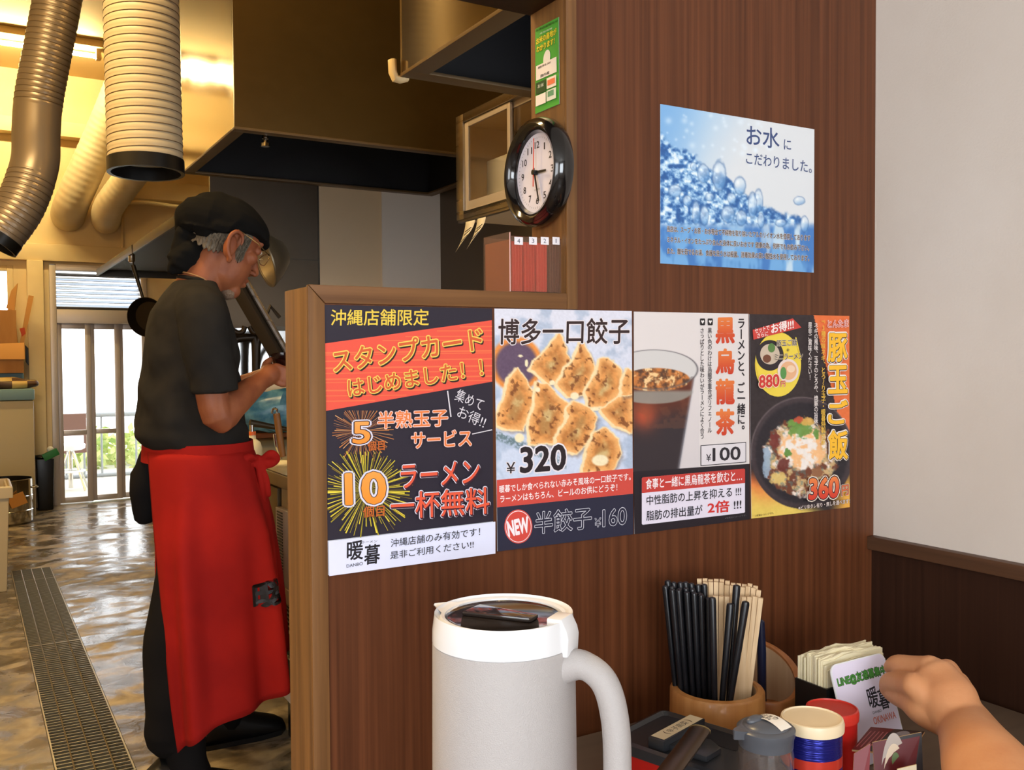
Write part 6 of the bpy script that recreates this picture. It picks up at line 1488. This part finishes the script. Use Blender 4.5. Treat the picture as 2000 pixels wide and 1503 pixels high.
rs = [[V((.574+(.146+t_)*cos(2*pi*k/n), YM-(.182+t_)*sin(2*pi*k/n), z)) for k in range(n)] for z, t_ in ((.925, .003), (.925, .008), (.978, .003), (.978, -.002))]
b.rings(rs, loop=True); b.build('waistband', redm, cook)
kx = apron(38, .05)+V((.006, -.008, 0))
b = MB(); b.ell(kx, (.018, .016, .016))
for q, rr_ in (((V((.01, -.01, 0)), V((.035, -.02, .016)), V((.052, -.016, .0)), V((.03, -.012, -.014)), V((.008, -.008, -.004))), (.007, .013, .012, .012, .007)), ((V((0, -.01, 0)), V((-.028, -.022, .012)), V((-.046, -.018, -.006)), V((-.02, -.014, -.016))), (.007, .012, .011, .008)), ((V((.0, -.012, -.01)), V((.006, -.018, -.06)), V((.014, -.014, -.13))), (.007, .010, .009)), ((V((.004, -.01, -.01)), V((.022, -.014, -.05)), V((.03, -.01, -.10))), (.007, .009, .008))):
    b.limb([kx+v_ for v_ in q], rr_, 12)
remesh(b.build('apron_bow', redm, cook), .004, 3)
def apr3(x, y):
    ph = 62-x*15; u = .575-y*.05
    q = apron(ph, u); n_ = (apron(ph-1, u)-q).cross(apron(ph, u+.01)-q).normalized()
    if n_.dot(EYE-q) < 0: n_ = -n_
    return q+n_*.0035
p = Print(apr3, (0, -1, 0), step=.0002, k=.7); p.text('暖', (-1, -1), (1, -1), (-1, 1), (24, 14, 14), .04)
p.build('apron_lettering', ap)
# the bowl in his hands
t = thing('soup_bowl', 'small dark bowl in the hands of the cook', 'bowl', tuple(bowlc)); Mb = Matrix.Rotation(R(14), 3, 'X')
b = MB(); b.lathe([(0, -.030), (.022, -.030), (.024, -.024), (.044, -.004), (.052, .018), (.050, .018), (.042, -.001), (.022, -.018), (0, -.018)], bowlc, 36, Mb); b.build('bowl_body', pbr('dark_lacquer', (34, 12, 10), .15, coat=.5), t)
b = MB(); b.lathe([(0, .002), (.0435, .002), (.0435, .0015), (0, .0012)], bowlc, 30, Mb); b.build('soup', pbr('dark_soup', (44, 24, 16), .1), t)

# ------------------------------------------------------------------ the guest's arm reaching in from the right
skin2 = pbr('pale_skin', (214, 154, 108), .5, col2=(204, 140, 94), scale=(18, 18, 18), bump=.06, bscale=(260, 260, 260), spec=.35, sss=.08)
b = MB()
wr = dep(1884, 1410, 1.025)
b.limb([dep(2016, 1645, .815), dep(1945, 1532, .90), dep(1905, 1455, .97), wr], [.050, .0465, .0350, .0285], 28, 6)
b.limb([dep(1862, 1388, 1.02), dep(1850, 1362, 1.035), dep(1834, 1330, 1.05)], [.030, .032, .026], 20)
mcp = [dep(1786, 1336, 1.045), dep(1817, 1303, 1.06), dep(1850, 1308, 1.078), dep(1872, 1330, 1.09)]
for q, r_ in zip(mcp, (.0150, .0150, .0140, .0125)):
    b.limb([wr.lerp(q, .12), wr.lerp(q, .55)+(EYE-q).normalized()*.005, q], [.021, .0195, r_], 16)
b.limb([mcp[0], dep(1757, 1330, 1.075), dep(1737, 1331, 1.10), dep(1732, 1345, 1.118)], [.0142, .0128, .0112, .0088], 14)
b.limb([mcp[1], dep(1785, 1298, 1.082), dep(1752, 1294, 1.108), dep(1739, 1302, 1.128)], [.0142, .0118, .0106, .0086], 14)
b.limb([mcp[2], dep(1822, 1306, 1.108), dep(1796, 1312, 1.125), dep(1778, 1326, 1.128)], [.0132, .0115, .0102, .0085], 14)
b.limb([mcp[3], dep(1850, 1330, 1.118), dep(1830, 1338, 1.13), dep(1812, 1346, 1.13)], [.0118, .0102, .0092, .0078], 14)
b.limb([dep(1848, 1402, 1.025), dep(1806, 1385, 1.04), dep(1776, 1366, 1.065), dep(1752, 1356, 1.092), dep(1738, 1352, 1.112)], [.020, .0185, .0140, .0120, .0088], 16)
arm = remesh(b.build('person', skin2), .0022, 10, .55)
tag(arm, 'bare forearm and hand of a guest pinching the white card', 'person')
b = MB(); q = dep(1741, 1348, 1.092); b.ell(q, (.0050, .0025, .0065), (EYE-q).to_track_quat('Y', 'Z').to_matrix()); b.build('thumbnail', pbr('nail_pink', (196, 140, 130), .3), arm)

bpy.data.objects.remove(_o)
